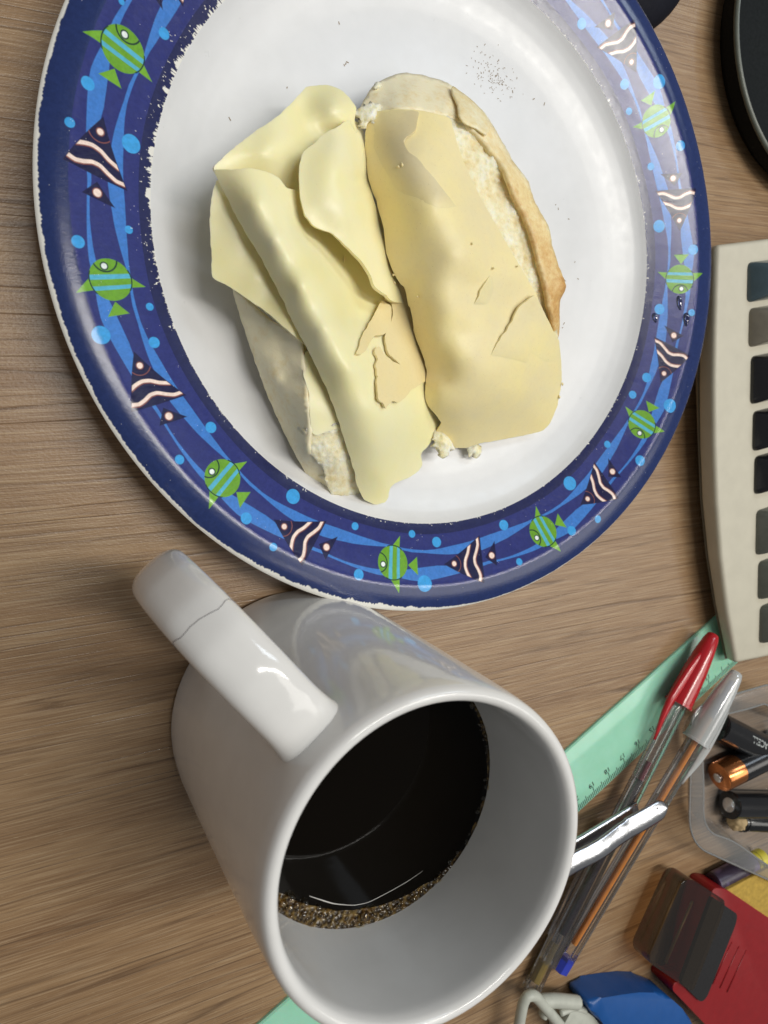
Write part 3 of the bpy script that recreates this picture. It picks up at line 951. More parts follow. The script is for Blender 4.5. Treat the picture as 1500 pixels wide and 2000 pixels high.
sheet('crust_flake', [(1044, 577), (1028, 589), (1013, 601), (1005, 616), (998, 631), (989, 646), (980, 658), (965, 682), (953, 703), (938, 740), (960, 780), (1010, 806), (1070, 800), (1092, 770), (1097, 742), (1095, 700), (1092, 668), (1086, 655), (1072, 628), (1058, 602)],
       lambda Q: H_R(Q) + lift2(Q), .08, M_SKIN, bread_right, crisp=True, seed=39, wav=.0)
lift3 = lifted([(960, 535), (948, 553), (938, 568), (936, 578), (921, 599)], [-.03, .08, .11, .08, -.04], 26)
sheet('crust_flake', [(960, 535), (948, 553), (938, 568), (936, 578), (928, 590), (921, 599), (916, 610), (930, 625), (955, 622), (972, 596), (968, 575), (972, 555)], lambda Q: H_R(Q) + lift3(Q), .05, M_SKIN, bread_right, crisp=True, seed=41, wav=.0, step=5)

# =================================================================== THE CHEESE
M_FLAKE = skin_mat('crust_flake_skin', srgb(236, 220, 172), srgb(240, 220, 162))
GRP = 'cheese slices on the bread roll'


def cheese(name, outline, h, label, mat=M_CHEESE, thick=.10, **kw):
    o = sheet(name, outline, h, thick, mat, None, crisp=True, **kw)
    return tag(o, label, 'cheese', GRP)


# slice lying lowest at the left, its corner overhanging the crust
h_flap = [(412, 395, 2.75), (413, 470, 2.55), (415, 541, 2.45), (470, 576, 2.6), (525, 615, 2.85), (580, 660, 3.15), (440, 370, 2.85), (470, 470, 2.75), (500, 540, 2.8), (560, 600, 2.95), (540, 500, 2.6), (610, 690, 2.7)]
cheese('cheese_slice', [(424, 352), (413, 388), (410, 440), (413, 500), (415, 540), (440, 556), (470, 575), (522, 610), (556, 640), (581, 661), (620, 690), (600, 600), (560, 520), (510, 430), (460, 360)], h_flap,
       'cheese slice at the left whose flat corner overhangs the pale crust', seed=21)
h_u2 = [(590, 690, 2.95), (592, 735, 2.95), (604, 770, 2.95), (608, 840, 2.75), (620, 850, 2.72), (657, 836, 2.72), (650, 770, 2.8), (620, 700, 2.85), (630, 800, 2.9)]
cheese('cheese_slice', [(596, 690), (593, 732), (603, 768), (607, 839), (619, 850), (657, 837), (690, 830), (670, 770), (640, 710), (612, 684)], h_u2,
       'narrow strip of cheese peeping out between crust and crumb at lower left', seed=23)
# back of the big folded slice, rising to the top edge
h_up = [(419, 332, 2.95), (440, 305, 2.95), (500, 256, 2.85), (560, 209, 2.55), (597, 172, 2.15), (640, 167, 2.15), (670, 179, 2.3), (694, 210, 2.45), (690, 245, 2.5), (520, 300, 3.1), (500, 330, 2.9), (560, 330, 2.75), (600, 250, 2.5), (590, 210, 2.35),
        (650, 210, 2.75), (640, 260, 2.45), (640, 340, 2.5), (600, 420, 2.4), (700, 300, 1.9), (470, 380, 2.5), (560, 270, 2.85)]
cheese('cheese_slice', [(418, 330), (434, 309), (460, 286), (500, 255), (520, 243), (540, 228), (565, 206), (580, 190), (597, 170), (618, 167), (642, 166), (665, 175), (682, 190), (696, 212), (693, 240), (705, 300), (690, 420), (600, 460), (500, 420), (440, 360)], h_up,
       'broad cheese slice rising behind the fold to the top of the left half', seed=25)
h_main = [(419, 332, 3.15), (440, 380, 3.1), (467, 433, 3.15), (507, 500, 3.2), (549, 580, 3.25), (571, 628, 3.3), (603, 687, 3.3), (635, 753, 3.2), (656, 807, 3.05), (677, 873, 2.55), (696, 932, 1.85), (709, 972, 1.3), (733, 985, 1.1), (757, 976, 1.1),
          (470, 345, 3.6), (500, 400, 3.95), (540, 470, 4.1), (590, 560, 4.2), (640, 640, 4.2), (680, 720, 4.05), (710, 800, 3.6), (730, 870, 2.9), (742, 930, 1.95),
          (525, 340, 3.55), (556, 366, 3.35), (576, 374, 3.15), (600, 440, 2.85), (560, 420, 3.55), (650, 500, 2.6), (700, 570, 2.2), (690, 620, 2.75), (640, 560, 3.4), (740, 650, 2.5), (740, 730, 3.15), (790, 780, 2.75), (790, 700, 2.4), (800, 860, 2.05), (840, 840, 1.55),
          (860, 829, 1.3), (825, 890, 1.2), (790, 936, 1.1), (850, 760, 1.35), (830, 690, 1.6), (770, 560, 1.9), (745, 500, 1.9)]
H_MAIN = rbf(h_main, .015)
cheese('cheese_slice', [(419, 332), (428, 355), (440, 380), (467, 433), (507, 500), (549, 580), (571, 628), (603, 687), (635, 753), (656, 807), (677, 873), (690, 914), (697, 945), (704, 962), (711, 976), (733, 985), (750, 982), (758, 972), (762, 955), (770, 945), (788, 937), (812, 925), (825, 908),
                        (823, 886), (840, 866), (850, 848), (862, 829), (880, 790), (870, 730), (840, 660), (810, 590), (770, 500), (740, 440), (690, 400), (640, 380), (592, 378), (576, 371), (562, 367), (552, 356), (545, 348), (528, 338), (505, 331), (480, 329), (450, 331)], H_MAIN,
       'big cheese slice folded into a long rounded ridge down the left half', seed=27, wav=.02)
# hanging piece between the halves
h_fl = [(677, 236, 2.75), (635, 260, 3.1), (592, 297, 3.35), (584, 340, 3.45), (587, 388, 3.5), (613, 441, 3.55), (651, 457, 3.5), (680, 484, 3.4), (707, 511, 3.3), (731, 559, 3.1), (755, 577, 2.85), (765, 587, 2.6), (650, 330, 3.65), (690, 430, 3.45), (670, 280, 3.2),
        (692, 330, 3.1), (715, 290, 2.0), (718, 350, 1.95), (742, 440, 1.95), (765, 520, 1.95), (785, 575, 2.0), (700, 250, 2.1), (720, 480, 3.0), (750, 545, 2.65), (705, 390, 3.05)]
cheese('cheese_slice', [(677, 236), (655, 250), (635, 260), (610, 283), (592, 297), (586, 318), (584, 340), (585, 366), (587, 388), (592, 406), (597, 420), (613, 441), (632, 450), (651, 457), (680, 484), (707, 511), (725, 540), (731, 559), (745, 570), (755, 577), (766, 588), (790, 590), (785, 550), (765, 490), (745, 430),
                        (728, 380), (722, 320), (716, 270), (700, 240)], h_fl, 'loose cheese piece with a rounded edge hanging between the two halves', seed=29, wav=.02)


def h_torn(Q):
    x = Q[:, 0]
    return H_MAIN(Q) + np.interp(x, [690, 740, 800, 845], [.10, .22, .22, .12])


tag(sheet('crust_flake', [(752, 584), (764, 592), (767, 619), (757, 640), (752, 660), (755, 680), (764, 694), (782, 712), (768, 706), (752, 692), (742, 678), (732, 682), (737, 700), (734, 715), (737, 740), (737, 760), (740, 781), (748, 786), (755, 797), (761, 788), (768, 783), (779, 787), (800, 766), (832, 743),
                        (850, 730), (842, 690), (820, 640), (805, 592), (790, 560), (770, 560)], h_torn, .07, M_FLAKE, crisp=True, seed=31, jit=1.6, edge=3, wav=.02),
    'larger torn tan crust flake with jagged edges on the cheese between the halves', 'crust flake', 'loose crust flakes on the cheese')
tag(sheet('crust_flake', [(746, 588), (736, 606), (725, 625), (716, 640), (707, 658), (702, 676), (696, 691), (706, 690), (716, 682), (724, 666), (733, 655), (752, 652), (762, 635), (764, 600)], lambda Q: h_torn(Q) + np.interp(Q[:, 0], [690, 720, 760], [.03, .1, .02]),
    .06, M_FLAKE, crisp=True, seed=33, jit=1.2, edge=3, wav=.0),
    'narrow pointed sliver of tan crust lying above the larger flake', 'crust flake', 'loose crust flakes on the cheese')
# crumbs and shreds fallen on the cheese
parts = []
for px, py, ln in ((785, 322, .14), (778, 326, .10), (815, 580, .07), (922, 476, .07), (964, 524, .08), (770, 552, .1), (755, 530, .06), (768, 537, .07), (1010, 520, .05), (700, 222, .1), (672, 505, .25), (744, 590, .12), (1098, 750, .12), (1092, 775, .14)):
    z = float(max(H_R(np.array([[px, py]]))[0] if px > 713 else H_MAIN(np.array([[px, py]]))[0], .7)) + .05
    a = rng.uniform(0, 3)
    c = at(px, py, z)
    u = np.array([math.cos(a), math.sin(a), .1]) * ln / 2
    vv, ff = tube([c - u, c - u * .2 + [0, 0, .02], c + u], [.02, .045, .015], 5)
    parts.append((vv, ff))
V, F = join(parts)
tag(mesh('crumbs', V, F, M_FLAKE), 'tiny bread crumbs and shreds scattered over the cheese', 'crumbs', kind='stuff')

# =================================================================== THE MUG
MC = np.array([1.70, -16.83, 0.0])
MH = 10.2
t = NT('white_ceramic')
v = t.coords()
c = t.ramp(t.noise(v, 0.6, 3), [(0.3, (0.73, 0.72, 0.695, 1)), (0.7, (0.78, 0.77, 0.745, 1))])
dirt = t.ramp(t.noise(v, 5, 5, 0.7), [(0.72, (0, 0, 0)), (0.8, (1, 1, 1))])
c = t.mix(t.math('MULTIPLY', dirt, 0.12), c, srgb(150, 135, 110))
t.bsdf(c, t.math('MULTIPLY_ADD', t.noise(v, 3, 3), 0.08, 0.07), t.bump(t.noise(v, 1.3, 3), 0.12, 0.05), Specular_IOR_Level=0.5)
M_CERAMIC = t.m
M_STAIN = plain('old_mark', srgb(86, 78, 80), 0.5)
mug = thing('mug', MC, 'white ceramic mug of black coffee with a cracked handle', 'mug')
body = [(0.001, .25), (3.6, .25), (3.8, .02), (4.15, .0), (4.3, .08), (4.38, .3), (4.40, 1.2), (4.36, 3), (4.28, 6), (4.2, 8.6), (4.15, 9.6), (4.115, 9.95), (4.06, 10.12), (3.97, 10.19), (3.88, 10.2), (3.79, 10.15), (3.73, 10.03), (3.71, 9.8), (3.74, 8.6), (3.8, 6), (3.86, 3), (3.84, 1.2), (3.6, .7), (3.0, .55), (.001, .52)]
f = [tuple(p) for p in catmull(np.array(body), .18, False)]
V, F = lathe([(max(.001, r), z) for r, z in f], 180, MC)
mesh('body', V, F, M_CERAMIC, mug)
ha = math.radians(152.8)
e = np.array([math.cos(ha), math.sin(ha), 0])
hp = catmull(np.array([(3.95, 8.85), (4.3, 9.0), (5, 9.12), (6, 9.03), (6.9, 8.65), (7.6, 7.95), (8.05, 6.95), (8.2, 5.9), (8.0, 4.8), (7.3, 3.5), (6.2, 2.75), (4.9, 2.4), (4.2, 2.2)]), .12, False)
n_ = np.array([-e[1], e[0], 0])
V, F = [], []
ns = 28
for i, (r, z) in enumerate(hp):
    a0, a1 = hp[max(i - 1, 0)], hp[min(i + 1, len(hp) - 1)]
    tg = (a1 - a0) / np.hypot(*(a1 - a0))
    nr = np.array([-tg[1], tg[0]])                       # outward in the plane of the handle
    kf = max(0, 1 - (r - 3.95) / 1.1) ** 2 if z > 5 else 0
    fl, fly, ex = 1 + .16 * kf, 1 + .35 * kf, .25 * kf
    for k in range(ns):
        a = 2 * math.pi * k / ns
        cx, cy = math.cos(a), math.sin(a)
        sx = math.copysign(abs(cx) ** (.75 + ex), cx) * .765 * fl
        sy = math.copysign(abs(cy) ** .85, cy) * .42 * fly
        p = np.array([r, z]) + nr * sy
        V.append(MC + e * p[0] + [0, 0, p[1]] + n_ * sx)
    if i:
        for k in range(ns):
            k2 = (k + 1) % ns
            F.append(((i - 1) * ns + k, i * ns + k, i * ns + k2, (i - 1) * ns + k2))
hnd = mesh('handle', V, F, M_CERAMIC, mug)
# crack line across the handle: thin recessed seam drawn as a dark hairline ridge
ci = int(np.argmin(np.abs(np.array([p[0] for p in hp[:len(hp) // 2]]) - 7.25)))
Vn = np.array(V)
crk = []
for k in range(ns):
    idx = ci * ns + k
    wob = .5 + .55 * math.sin(k * .9) * math.sin(k * .37 + 1) + .5 * math.cos(2 * math.pi * k / ns)
    p = Vn[idx] + (Vn[idx + ns] - Vn[idx]) * wob
    cc = MC + e * hp[ci][0] + [0, 0, hp[ci][1]]
    crk.append(p + (p - cc) * .003)
crk = crk + crk[:1]
vv, ff = tube(crk, .007, 5, caps=False)
mesh('crack', vv, ff, M_STAIN, hnd)

# coffee
t = NT('black_coffee')
v = t.coords()
t.bsdf((0.003, 0.002, 0.001, 1), 0.03, t.bump(t.noise(v, .35, 2), .03, .05), Specular_IOR_Level=0.15)
M_COFFEE = t.m
t = NT('coffee_foam')
v = t.coords()
vo = t.n('ShaderNodeTexVoronoi')
vo.inputs['Scale'].default_value = 7.5
t.l(v, vo.inputs['Vector'])
c = t.ramp(vo.outputs['Distance'], [(0.0, srgb(26, 17, 6)), (0.45, srgb(46, 33, 13)), (0.8, srgb(108, 88, 48))])
t.bsdf(c, 0.2, t.bump(t.math('MULTIPLY', vo.outputs['Distance'], -1.0), .7, .06), Specular_IOR_Level=.25)
M_FOAM = t.m
CZ = 6.5
coffee = thing('coffee', MC + [0, 0, CZ - .4], 'black coffee with a bubbly brown foam edge inside the mug', 'coffee')
V, F = lathe([(.001, CZ), (1.5, CZ), (2.8, CZ), (3.4, CZ), (3.62, CZ + .012), (3.74, CZ + .05), (3.83, CZ + .12)], 120, MC)
mesh('liquid', V, F, M_COFFEE, coffee)


def foam_w(a):
    """foam width by direction (degrees about the mug axis)"""
    return np.interp(a % 360, [0, 40, 75, 100, 200, 228, 245, 262, 285, 305, 325, 345, 360], [.10, .14, .13, .04, .03, .2, .40, .5, .46, .34, .17, .10, .10])


parts = []
nsg = 240
V, F = [], []
for i in range(nsg):
    a = 360 * i / nsg
    wd = foam_w(a) + .05 * mnoise.noise(Vector((i * .21, 0, 3)))
    for s, z in ((0, .11), (.25, .075), (.6, .045), (1.0, .008)):
        r = 3.80 - max(.02, wd) * s
        V.append(MC + [r * math.cos(math.radians(a)), r * math.sin(math.radians(a)), CZ + z])
    for k in range(3):
        i2 = (i + 1) % nsg
        F.append((i * 4 + k, i2 * 4 + k, i2 * 4 + k + 1, i * 4 + k + 1))
mesh('foam_ring', V, [tuple(reversed(q)) for q in F], M_FOAM, coffee)
t = NT('foam_bubble')
lw = t.n('ShaderNodeLayerWeight')
lw.inputs['Blend'].default_value = .3
tr = t.n('ShaderNodeBsdfTransparent')
tr.inputs[0].default_value = (.85, .76, .55, 1)
gl = t.n('ShaderNodeBsdfGlossy')
gl.inputs['Roughness'].default_value = .03
mx = t.n('ShaderNodeMixShader')
t.l(t.math('MULTIPLY_ADD', lw.outputs['Facing'], .30, .05), mx.inputs[0])
t.l(tr.outputs[0], mx.inputs[1])
t.l(gl.outputs[0], mx.inputs[2])
t.l(mx.outputs[0], t.out.inputs[0])
M_BUB = t.m
sph = bmesh.new()
bmesh.ops.create_icosphere(sph, subdivisions=2, radius=1)
SV = np.array([v.co[:] for v in sph.verts])
SF = [tuple(v.index for v in f.verts) for f in sph.faces]
sph.free()
for k in range(420):
    a = rng.uniform(195, 460)
    wd = foam_w(a)
    if rng.random() > wd / .6 + .12:
        continue
    s = rng.beta(1.1, 1.5)
    r = 3.78 - wd * s * 1.04
    q = float(np.clip(rng.lognormal(-2.75, .4), .03, .14)) * (1.15 if wd > .4 else .75)
    c = MC + [r * math.cos(math.radians(a)), r * math.sin(math.radians(a)), CZ + .05 * (1 - s) + q * .25]
    parts.append((SV * q + c, SF))
V, F = join(parts)
tag(mesh('foam_bubbles', V, F, M_BUB, coffee), kind='stuff')
t = NT('glint_pale')  # pale raised strip painting in the lamp's reflection along the coffee meniscus
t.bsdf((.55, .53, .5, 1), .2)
M_GLINT = t.m
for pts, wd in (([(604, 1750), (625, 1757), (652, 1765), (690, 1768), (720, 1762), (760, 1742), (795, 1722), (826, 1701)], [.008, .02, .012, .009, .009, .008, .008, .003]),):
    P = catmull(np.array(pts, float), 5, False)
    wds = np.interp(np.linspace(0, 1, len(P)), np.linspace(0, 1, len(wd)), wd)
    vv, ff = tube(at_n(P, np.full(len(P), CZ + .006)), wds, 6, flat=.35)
    mesh('painted_glint', vv, ff, M_GLINT, coffee)

# =================================================================== RULER
M_RULER = NT('mint_plastic')
v = M_RULER.coords()
cc = M_RULER.ramp(M_RULER.noise(v, .8, 3), [(.3, srgb(152, 212, 182)), (.7, srgb(164, 220, 194))])
p = M_RULER.bsdf(cc, .22, M_RULER.bump(M_RULER.noise(v, 9, 2), .05), Subsurface_Weight=.3, Subsurface_Scale=.002)
M_RULER = M_RULER.m
M_INK = plain('black_ink', srgb(32, 36, 34), .5)
rd = np.array([-.617, -.787, 0])
rn = np.array([.787, -.617, 0])                     # from the plain edge to the ticked edge
RT = np.array([20.3, -8.13, 0])
ruler = thing('ruler', RT + rd * 5 + rn * 1.5, 'mint green plastic ruler lying under the mug, pens and keyboard', 'ruler')
cs = [(0, .0), (0, .10), (.06, .16), (.5, .26), (.75, .27), (2.1, .27), (2.3, .25), (3.02, .10), (3.05, .0)]
V, F = [], []
for k, s in enumerate((-10.6, 27.2)):
    for (n1, z) in cs:
        V.append(RT + rd * s + rn * n1 + [0, 0, z + .004])
m = len(cs)
for i in range(m):
    j = (i + 1) % m
    F.append((i, j, m + j, m + i))
F += [tuple(range(m))[::-1], tuple(range(m, 2 * m))]
bm = bmesh.new()
bv = [bm.verts.new(x) for x in V]
for q in F:
    bm.faces.new([bv[i] for i in q])
bmesh.ops.recalc_face_normals(bm, faces=bm.faces)
autosmooth(from_bm('blade', bm, M_RULER, ruler, True), 12)


def ruler_z(n1):
    return float(np.interp(n1, [c[0] for c in cs[1:-1]], [c[1] for c in cs[1:-1]])) + .009


zero = None
p17 = at(1225, 1500, .2) - RT
zero = float(p17 @ rd) - 17.0
parts = []
for mm in range(0, 371):
    s = zero + mm / 10
    ln = .62 if mm % 10 == 0 else (.46 if mm % 5 == 0 else .32)
    if s < -10.4 or s > 27:
        continue
    a0, a1 = 2.99, 2.99 - ln
    q = [RT + rd * (s - .019) + rn * a0, RT + rd * (s + .019) + rn * a0, RT + rd * (s + .019) + rn * a1, RT + rd * (s - .019) + rn * a1]
    zz = [ruler_z(a0), ruler_z(a0), ruler_z(a1), ruler_z(a1)]
    parts.append(([x + [0, 0, z] for x, z in zip(q, zz)], [(0, 1, 2, 3)]))
V, F = join(parts)
tag(mesh('tick_marks', V, F, M_INK, ruler, smooth=False), kind='stuff')
for nb in range(11, 30):
    tv, tf = text_mesh(str(nb), .36, .004)
    s = zero + nb
    c = RT + rd * (s + .02) + rn * 2.24
    # upright when read from the plain edge, so upside down in the picture
    W_ = [c + rd * x + rn * y + [0, 0, ruler_z(2.24 + y) + .004] for x, y, _ in tv]
    mesh('number', W_, tf, M_INK, ruler, smooth=False)

# =================================================================== PENS
M_CLEAR = clear('clear_barrel', (.985, .985, .985, 1), .05, .04)
M_CLEARCAP = clear('milky_cap', (.9, .92, .92, 1), .12, .05, ((.80, .82, .81, 1), .52))
M_RED = plain('red_plastic', srgb(176, 28, 36), .18, .05, Specular_IOR_Level=.6)
M_REDINK = plain('red_ink', srgb(110, 22, 40), .3)
M_DARKINK = plain('dark_ink', srgb(40, 30, 38), .25)
M_BLUEINK = plain('blue_ink', srgb(36, 52, 116), .3)
M_BLUEPLUG = plain('blue_plug', srgb(48, 62, 170), .25)
M_ORANGE = plain('orange_refill', srgb(226, 146, 52), .35)
M_OLIVE = plain('olive_refill', srgb(132, 112, 52), .4)
M_METAL = plain('steel', (.62, .62, .62, 1), .14, .05, Metallic=1.0)


def along(a, b, s):
    return a + (b - a) * s


def pen(P0, P1, label, cap, capmat, clip, refill, plug=None, cap_len=3.7):
    """P0 cap tip, P1 tail (world cm)"""
    P0, P1 = np.array(P0), np.array(P1)
    d, u, v = frame(P1 - P0)
    L = np.linalg.norm(P1 - P0)
    g = 'ballpoint pens lying on the ruler'
    root = thing('pen', (P0 + P1) / 2 * [1, 1, 0] + [0, 0, min(P0[2], P1[2]) - .4], label, 'pen', g)
    vv, ff = tube([P0 + d * (2.2 if cap else .6), P0 + d * L], .40, 6, caps=False)
    o = mesh('barrel', vv, ff, M_CLEAR, root, smooth=False)
    vv, ff = tube([P0 + d * (2.2 if cap else .6), P0 + d * L], .20, 12, caps=False)
    mesh('inner_tube', vv, ff, M_CLEAR, root)
    for s0, s1, r, m, nm in refill:
        s1 = min(s1, L - .5)
        vv, ff = tube([P0 + d * s0, P0 + d * s1], r, 10)
        autosmooth(mesh(nm, vv, ff, m, root))
    if cap:
        prof = [(0.0, .17), (.06, .26), (.3, .34), (1.0, .44), (2.0, .53), (3.0, .57), (cap_len - .12, .58), (cap_len - .1, .63), (cap_len, .63)]
        vv, ff = tube([P0 + d * s for s, r in prof], [r for s, r in prof], 20)
        autosmooth(mesh('cap', vv, ff, capmat, root), 50)
        cd = clip
        side = math.copysign(1, cd)
        n1 = u * side
        path, rad = [], []
        for s, off, r in ((1.2, .30, .16), (2.0, .50, .22), (cap_len, .70, .24), (cap_len + .9, .66, .22), (cap_len + 1.6, .54, .15), (cap_len + 1.95, .50, .06)):
            path.append(P0 + d * s + n1 * off + v * .12)
            rad.append(r)
        path = catmull(np.array(path), .2, False)
        rad = np.interp(np.linspace(0, 1, len(path)), np.linspace(0, 1, len(rad)), rad)
        vv, ff = tube(path, rad, 12, flat=.75)
        mesh('clip', vv, ff, capmat, root)
    if plug:
        vv, ff = tube([P0 + d * (L - .15), P0 + d * (L + .0), P0 + d * (L + .55), P0 + d * (L + .6)], [.36, .4, .4, .3], 6)
        mesh('end_plug', vv, ff, plug, root, smooth=False)
    return root


zr = .27
pen(at(1394, 1238, .95), at(1068, 1882, .85), 'clear ballpoint pen with a red cap', True, M_RED, -1,
    [(6.6, 7.6, .15, M_REDINK, 'ink'), (7.5, 14.9, .17, M_DARKINK, 'refill')])
pen(at(1440, 1312, 2.0), at(1104, 1872, .45), 'clear ballpoint pen with a milky cap and orange refill', True, M_CLEARCAP, 1,
    [(.5, 1.4, .11, M_BLUEINK, 'ink'), (1.3, 2.4, .2, M_BLUEINK, 'tip_holder'), (2.4, 14.2, .14, M_ORANGE, 'refill')], M_BLUEPLUG)
pen(at(1205, 1585, .42), at(1034, 1938, .42), 'uncapped clear pen barrel with an olive end beside the mug', False, None, 1,
    [(6.2, 8.9, .24, M_OLIVE, 'refill'), (.8, 6.2, .12, M_DARKINK, 'ink')])

# =================================================================== SHINY METAL CLIPPER
M_CHROME = NT('chrome')
v = M_CHROME.coords()
M_CHROME.bsdf((.60, .61, .63, 1), .24, M_CHROME.bump(M_CHROME.noise(v, 2.2, 3), .35, .06), Metallic=1.0)
M_CHROME = M_CHROME.m
tip, tail = at(1290, 1580, 1.78), at(1092, 1690, 1.7)
d, u, _ = frame(tail - tip)
clip_root = thing('nail_clipper', (tip + tail) / 2 * [1, 1, 0] + [0, 0, 1.2], 'shiny silver nail clipper lying across the pens beside the mug', 'nail clipper')


RS = math.copysign(1, u[0] * .57 - u[1] * .82)


def bar(P, wid, thick, name, crown=0.0, roll=0.0):
    """a flat metal strip along P (list of (s, z, w)) from the tip"""
    V, F = [], []
    k = 9
    for s, z, w_ in P:
        for j in range(k):
            x = -1 + 2 * j / (k - 1)
            V.append(tip + d * s + u * (x * w_ * wid / 2) + [0, 0, z + crown * (1 - x * x) + RS * roll * x * w_ * wid / 2])
    n = len(P)
    for i in range(n - 1):
        for j in range(k - 1):
            F.append((i * k + j, i * k + j + 1, (i + 1) * k + j + 1, (i + 1) * k + j))
    o = mesh(name, V, F, M_CHROME, clip_root)
    md = o.modifiers.new('thickness', 'SOLIDIFY')
    md.thickness = thick * CM
    md.offset = 0
    return o


end = [(-.28, .0, .05), (-.25, 0, .35), (-.18, 0, .62), (-.06, 0, .85), (.1, 0, .97), (.3, 0, 1.0)]
bar(end + [(s, .03 * math.sin(s * 1.3), 1.0) for s in np.linspace(.6, 1.9, 6)] + [(s, .12 + .06 * math.sin(s * 2.1) + .05 * (s - 2), 1.0 - .02 * s) for s in np.linspace(2.1, 6.4, 14)], .86, .10, 'lever', .10, roll=.20)
bar([(s, -.52 + .05 * s, 1.0) for s in np.linspace(.9, 6.4, 12)], 1.0, .16, 'jaw_arm', .06)
parts = []
for i in range(3):
    for j in range(4):
        if (i * 5 + j * 3) % 4 == 3:
            continue
        c = tip + d * (.25 + j * .27) + u * (-.2 + i * .2) + [0, 0, .105]
        a, b = d * rng.uniform(.05, .1), u * rng.uniform(.03, .06)
        parts.append(([c - a - b, c + a - b, c + a + b, c - a + b], [(0, 1, 2, 3)]))
V, F = join(parts)
mesh('stamped_marks', V, F, plain('stamped_grey', srgb(96, 98, 102), .5), clip_root, smooth=False)

# =================================================================== KEYBOARD
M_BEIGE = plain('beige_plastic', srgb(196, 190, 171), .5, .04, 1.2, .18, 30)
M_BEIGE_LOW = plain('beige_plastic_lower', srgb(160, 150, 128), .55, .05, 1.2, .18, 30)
KEYCOL = {'teal': plain('key_teal', srgb(66, 82, 90), .22, Specular_IOR_Level=.6), 'grey': plain('key_grey', srgb(120, 114, 102), .24, Specular_IOR_Level=.6), 'black': plain('key_black', srgb(26, 25, 28), .22, Specular_IOR_Level=.6), 'green': plain('key_grey_green', srgb(92, 94, 86), .25, Specular_IOR_Level=.6)}
kz = lambda s: 2.05 - .75 * s                       # top height, rear (0) to front (1)
edge = [(1402, 477, 0.0), (1400, 540, .08), (1397, 640, .2), (1395, 750, .33), (1396, 870, .47), (1400, 980, .6), (1408, 1090, .73), (1420, 1190, .85), (1438, 1297, 1.0)]
E = [at(x, y, kz(s)) for x, y, s in edge]
kv = E[-1] - E[0]
kv2 = np.array([kv[0], kv[1], 0]) / np.hypot(kv[0], kv[1])
ku = np.array([-kv2[1], kv2[0], 0])                 # across the keyboard, away from the plate
r_dir = at(1500, 466, 2.0) - at(1402, 478, 2.0)
f_dir = at(1500, 1287, 1.3) - at(1438, 1300, 1.3)
r_dir, f_dir = r_dir / np.linalg.norm(r_dir), f_dir / np.linalg.norm(f_dir)
kb = thing('keyboard', E[4] + ku * 5 - [0, 0, E[4][2]], 'beige desktop keyboard with dark grey and black keys', 'keyboard')
KW = 30.0
bm = bmesh.new()
left = [bm.verts.new(p) for p in E]
right = [bm.verts.new(p + (r_dir * (1 - i / 8) + f_dir * (i / 8)) * KW * [1, 1, 0]) for i, p in enumerate(E)]
lowE = [p + ku * .10 + [0, 0, -p[2] + max(.62, p[2] - .95)] for p in E]
ll = [bm.verts.new(p) for p in lowE]
lr = [bm.verts.new((v.co.x, v.co.y, l.co.z)) for v, l in zip(right, ll)]
for i in range(8):
    bm.faces.new((left[i], left[i + 1], right[i + 1], right[i]))
    bm.faces.new((ll[i], ll[i + 1], left[i + 1], left[i]))
    bm.faces.new((right[i], right[i + 1], lr[i + 1], lr[i]))
    bm.faces.new((lr[i], lr[i + 1], ll[i + 1], ll[i]))
bm.faces.new((left[0], right[0], lr[0], ll[0]))
bm.faces.new((right[8], left[8], ll[8], lr[8]))
bmesh.ops.recalc_face_normals(bm, faces=bm.faces)
ed = [e_ for e_ in bm.edges if len(e_.link_faces) == 2 and e_.calc_face_angle(0) > .5]
bmesh.ops.bevel(bm, geom=ed, offset=.22, segments=4, profile=.5, affect='EDGES', clamp_overlap=True)
autosmooth(from_bm('upper_case', bm, M_BEIGE, kb, True), 30)
bm = bmesh.new()
A_ = [bm.verts.new(p + [0, 0, -.03]) for p in [q + ku * .02 for q in lowE]]
B_ = [bm.verts.new((p[0] + ku[0] * .5, p[1] + ku[1] * .5, .32)) for p in lowE]
Ar = [bm.verts.new((v.co.x, v.co.y, a.co.z)) for v, a in zip([Vector(p + (r_dir * (1 - i / 8) + f_dir * (i / 8)) * KW * [1, 1, 0]) and type('q', (), {'co': Vector(p + (r_dir * (1 - i / 8) + f_dir * (i / 8)) * KW * [1, 1, 0])}) for i, p in enumerate(E)], A_)]
Br = [bm.verts.new((v.co.x, v.co.y, .32)) for v in Ar]
for i in range(8):
    bm.faces.new((B_[i], B_[i + 1], A_[i + 1], A_[i]))
    bm.faces.new((A_[i], A_[i + 1], Ar[i + 1], Ar[i]))
    bm.faces.new((Br[i], Br[i + 1], B_[i + 1], B_[i]))
    bm.faces.new((Ar[i], Ar[i + 1], Br[i + 1], Br[i]))
bm.faces.new((A_[0], Ar[0], Br[0], B_[0]))
bm.faces.new((A_[8], B_[8], Br[8], Ar[8]))
bmesh.ops.recalc_face_normals(bm, faces=bm.faces)
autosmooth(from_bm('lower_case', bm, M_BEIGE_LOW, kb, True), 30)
for i in (0, 8):
    for sgn in (1.2, 26):
        c = E[i] + kv2 * (1.2 if i == 0 else -1.2) + ku * sgn
        if i == 8 and sgn < 5:
            c = c + ku * 4
        bm = slab([c + kv2 * .5 + ku * .5, c - kv2 * .5 + ku * .5, c - kv2 * .5 - ku * .5, c + kv2 * .5 - ku * .5], 0.0, .34, .05)
        from_bm('rubber_foot', bm, KEYCOL['black'], kb)
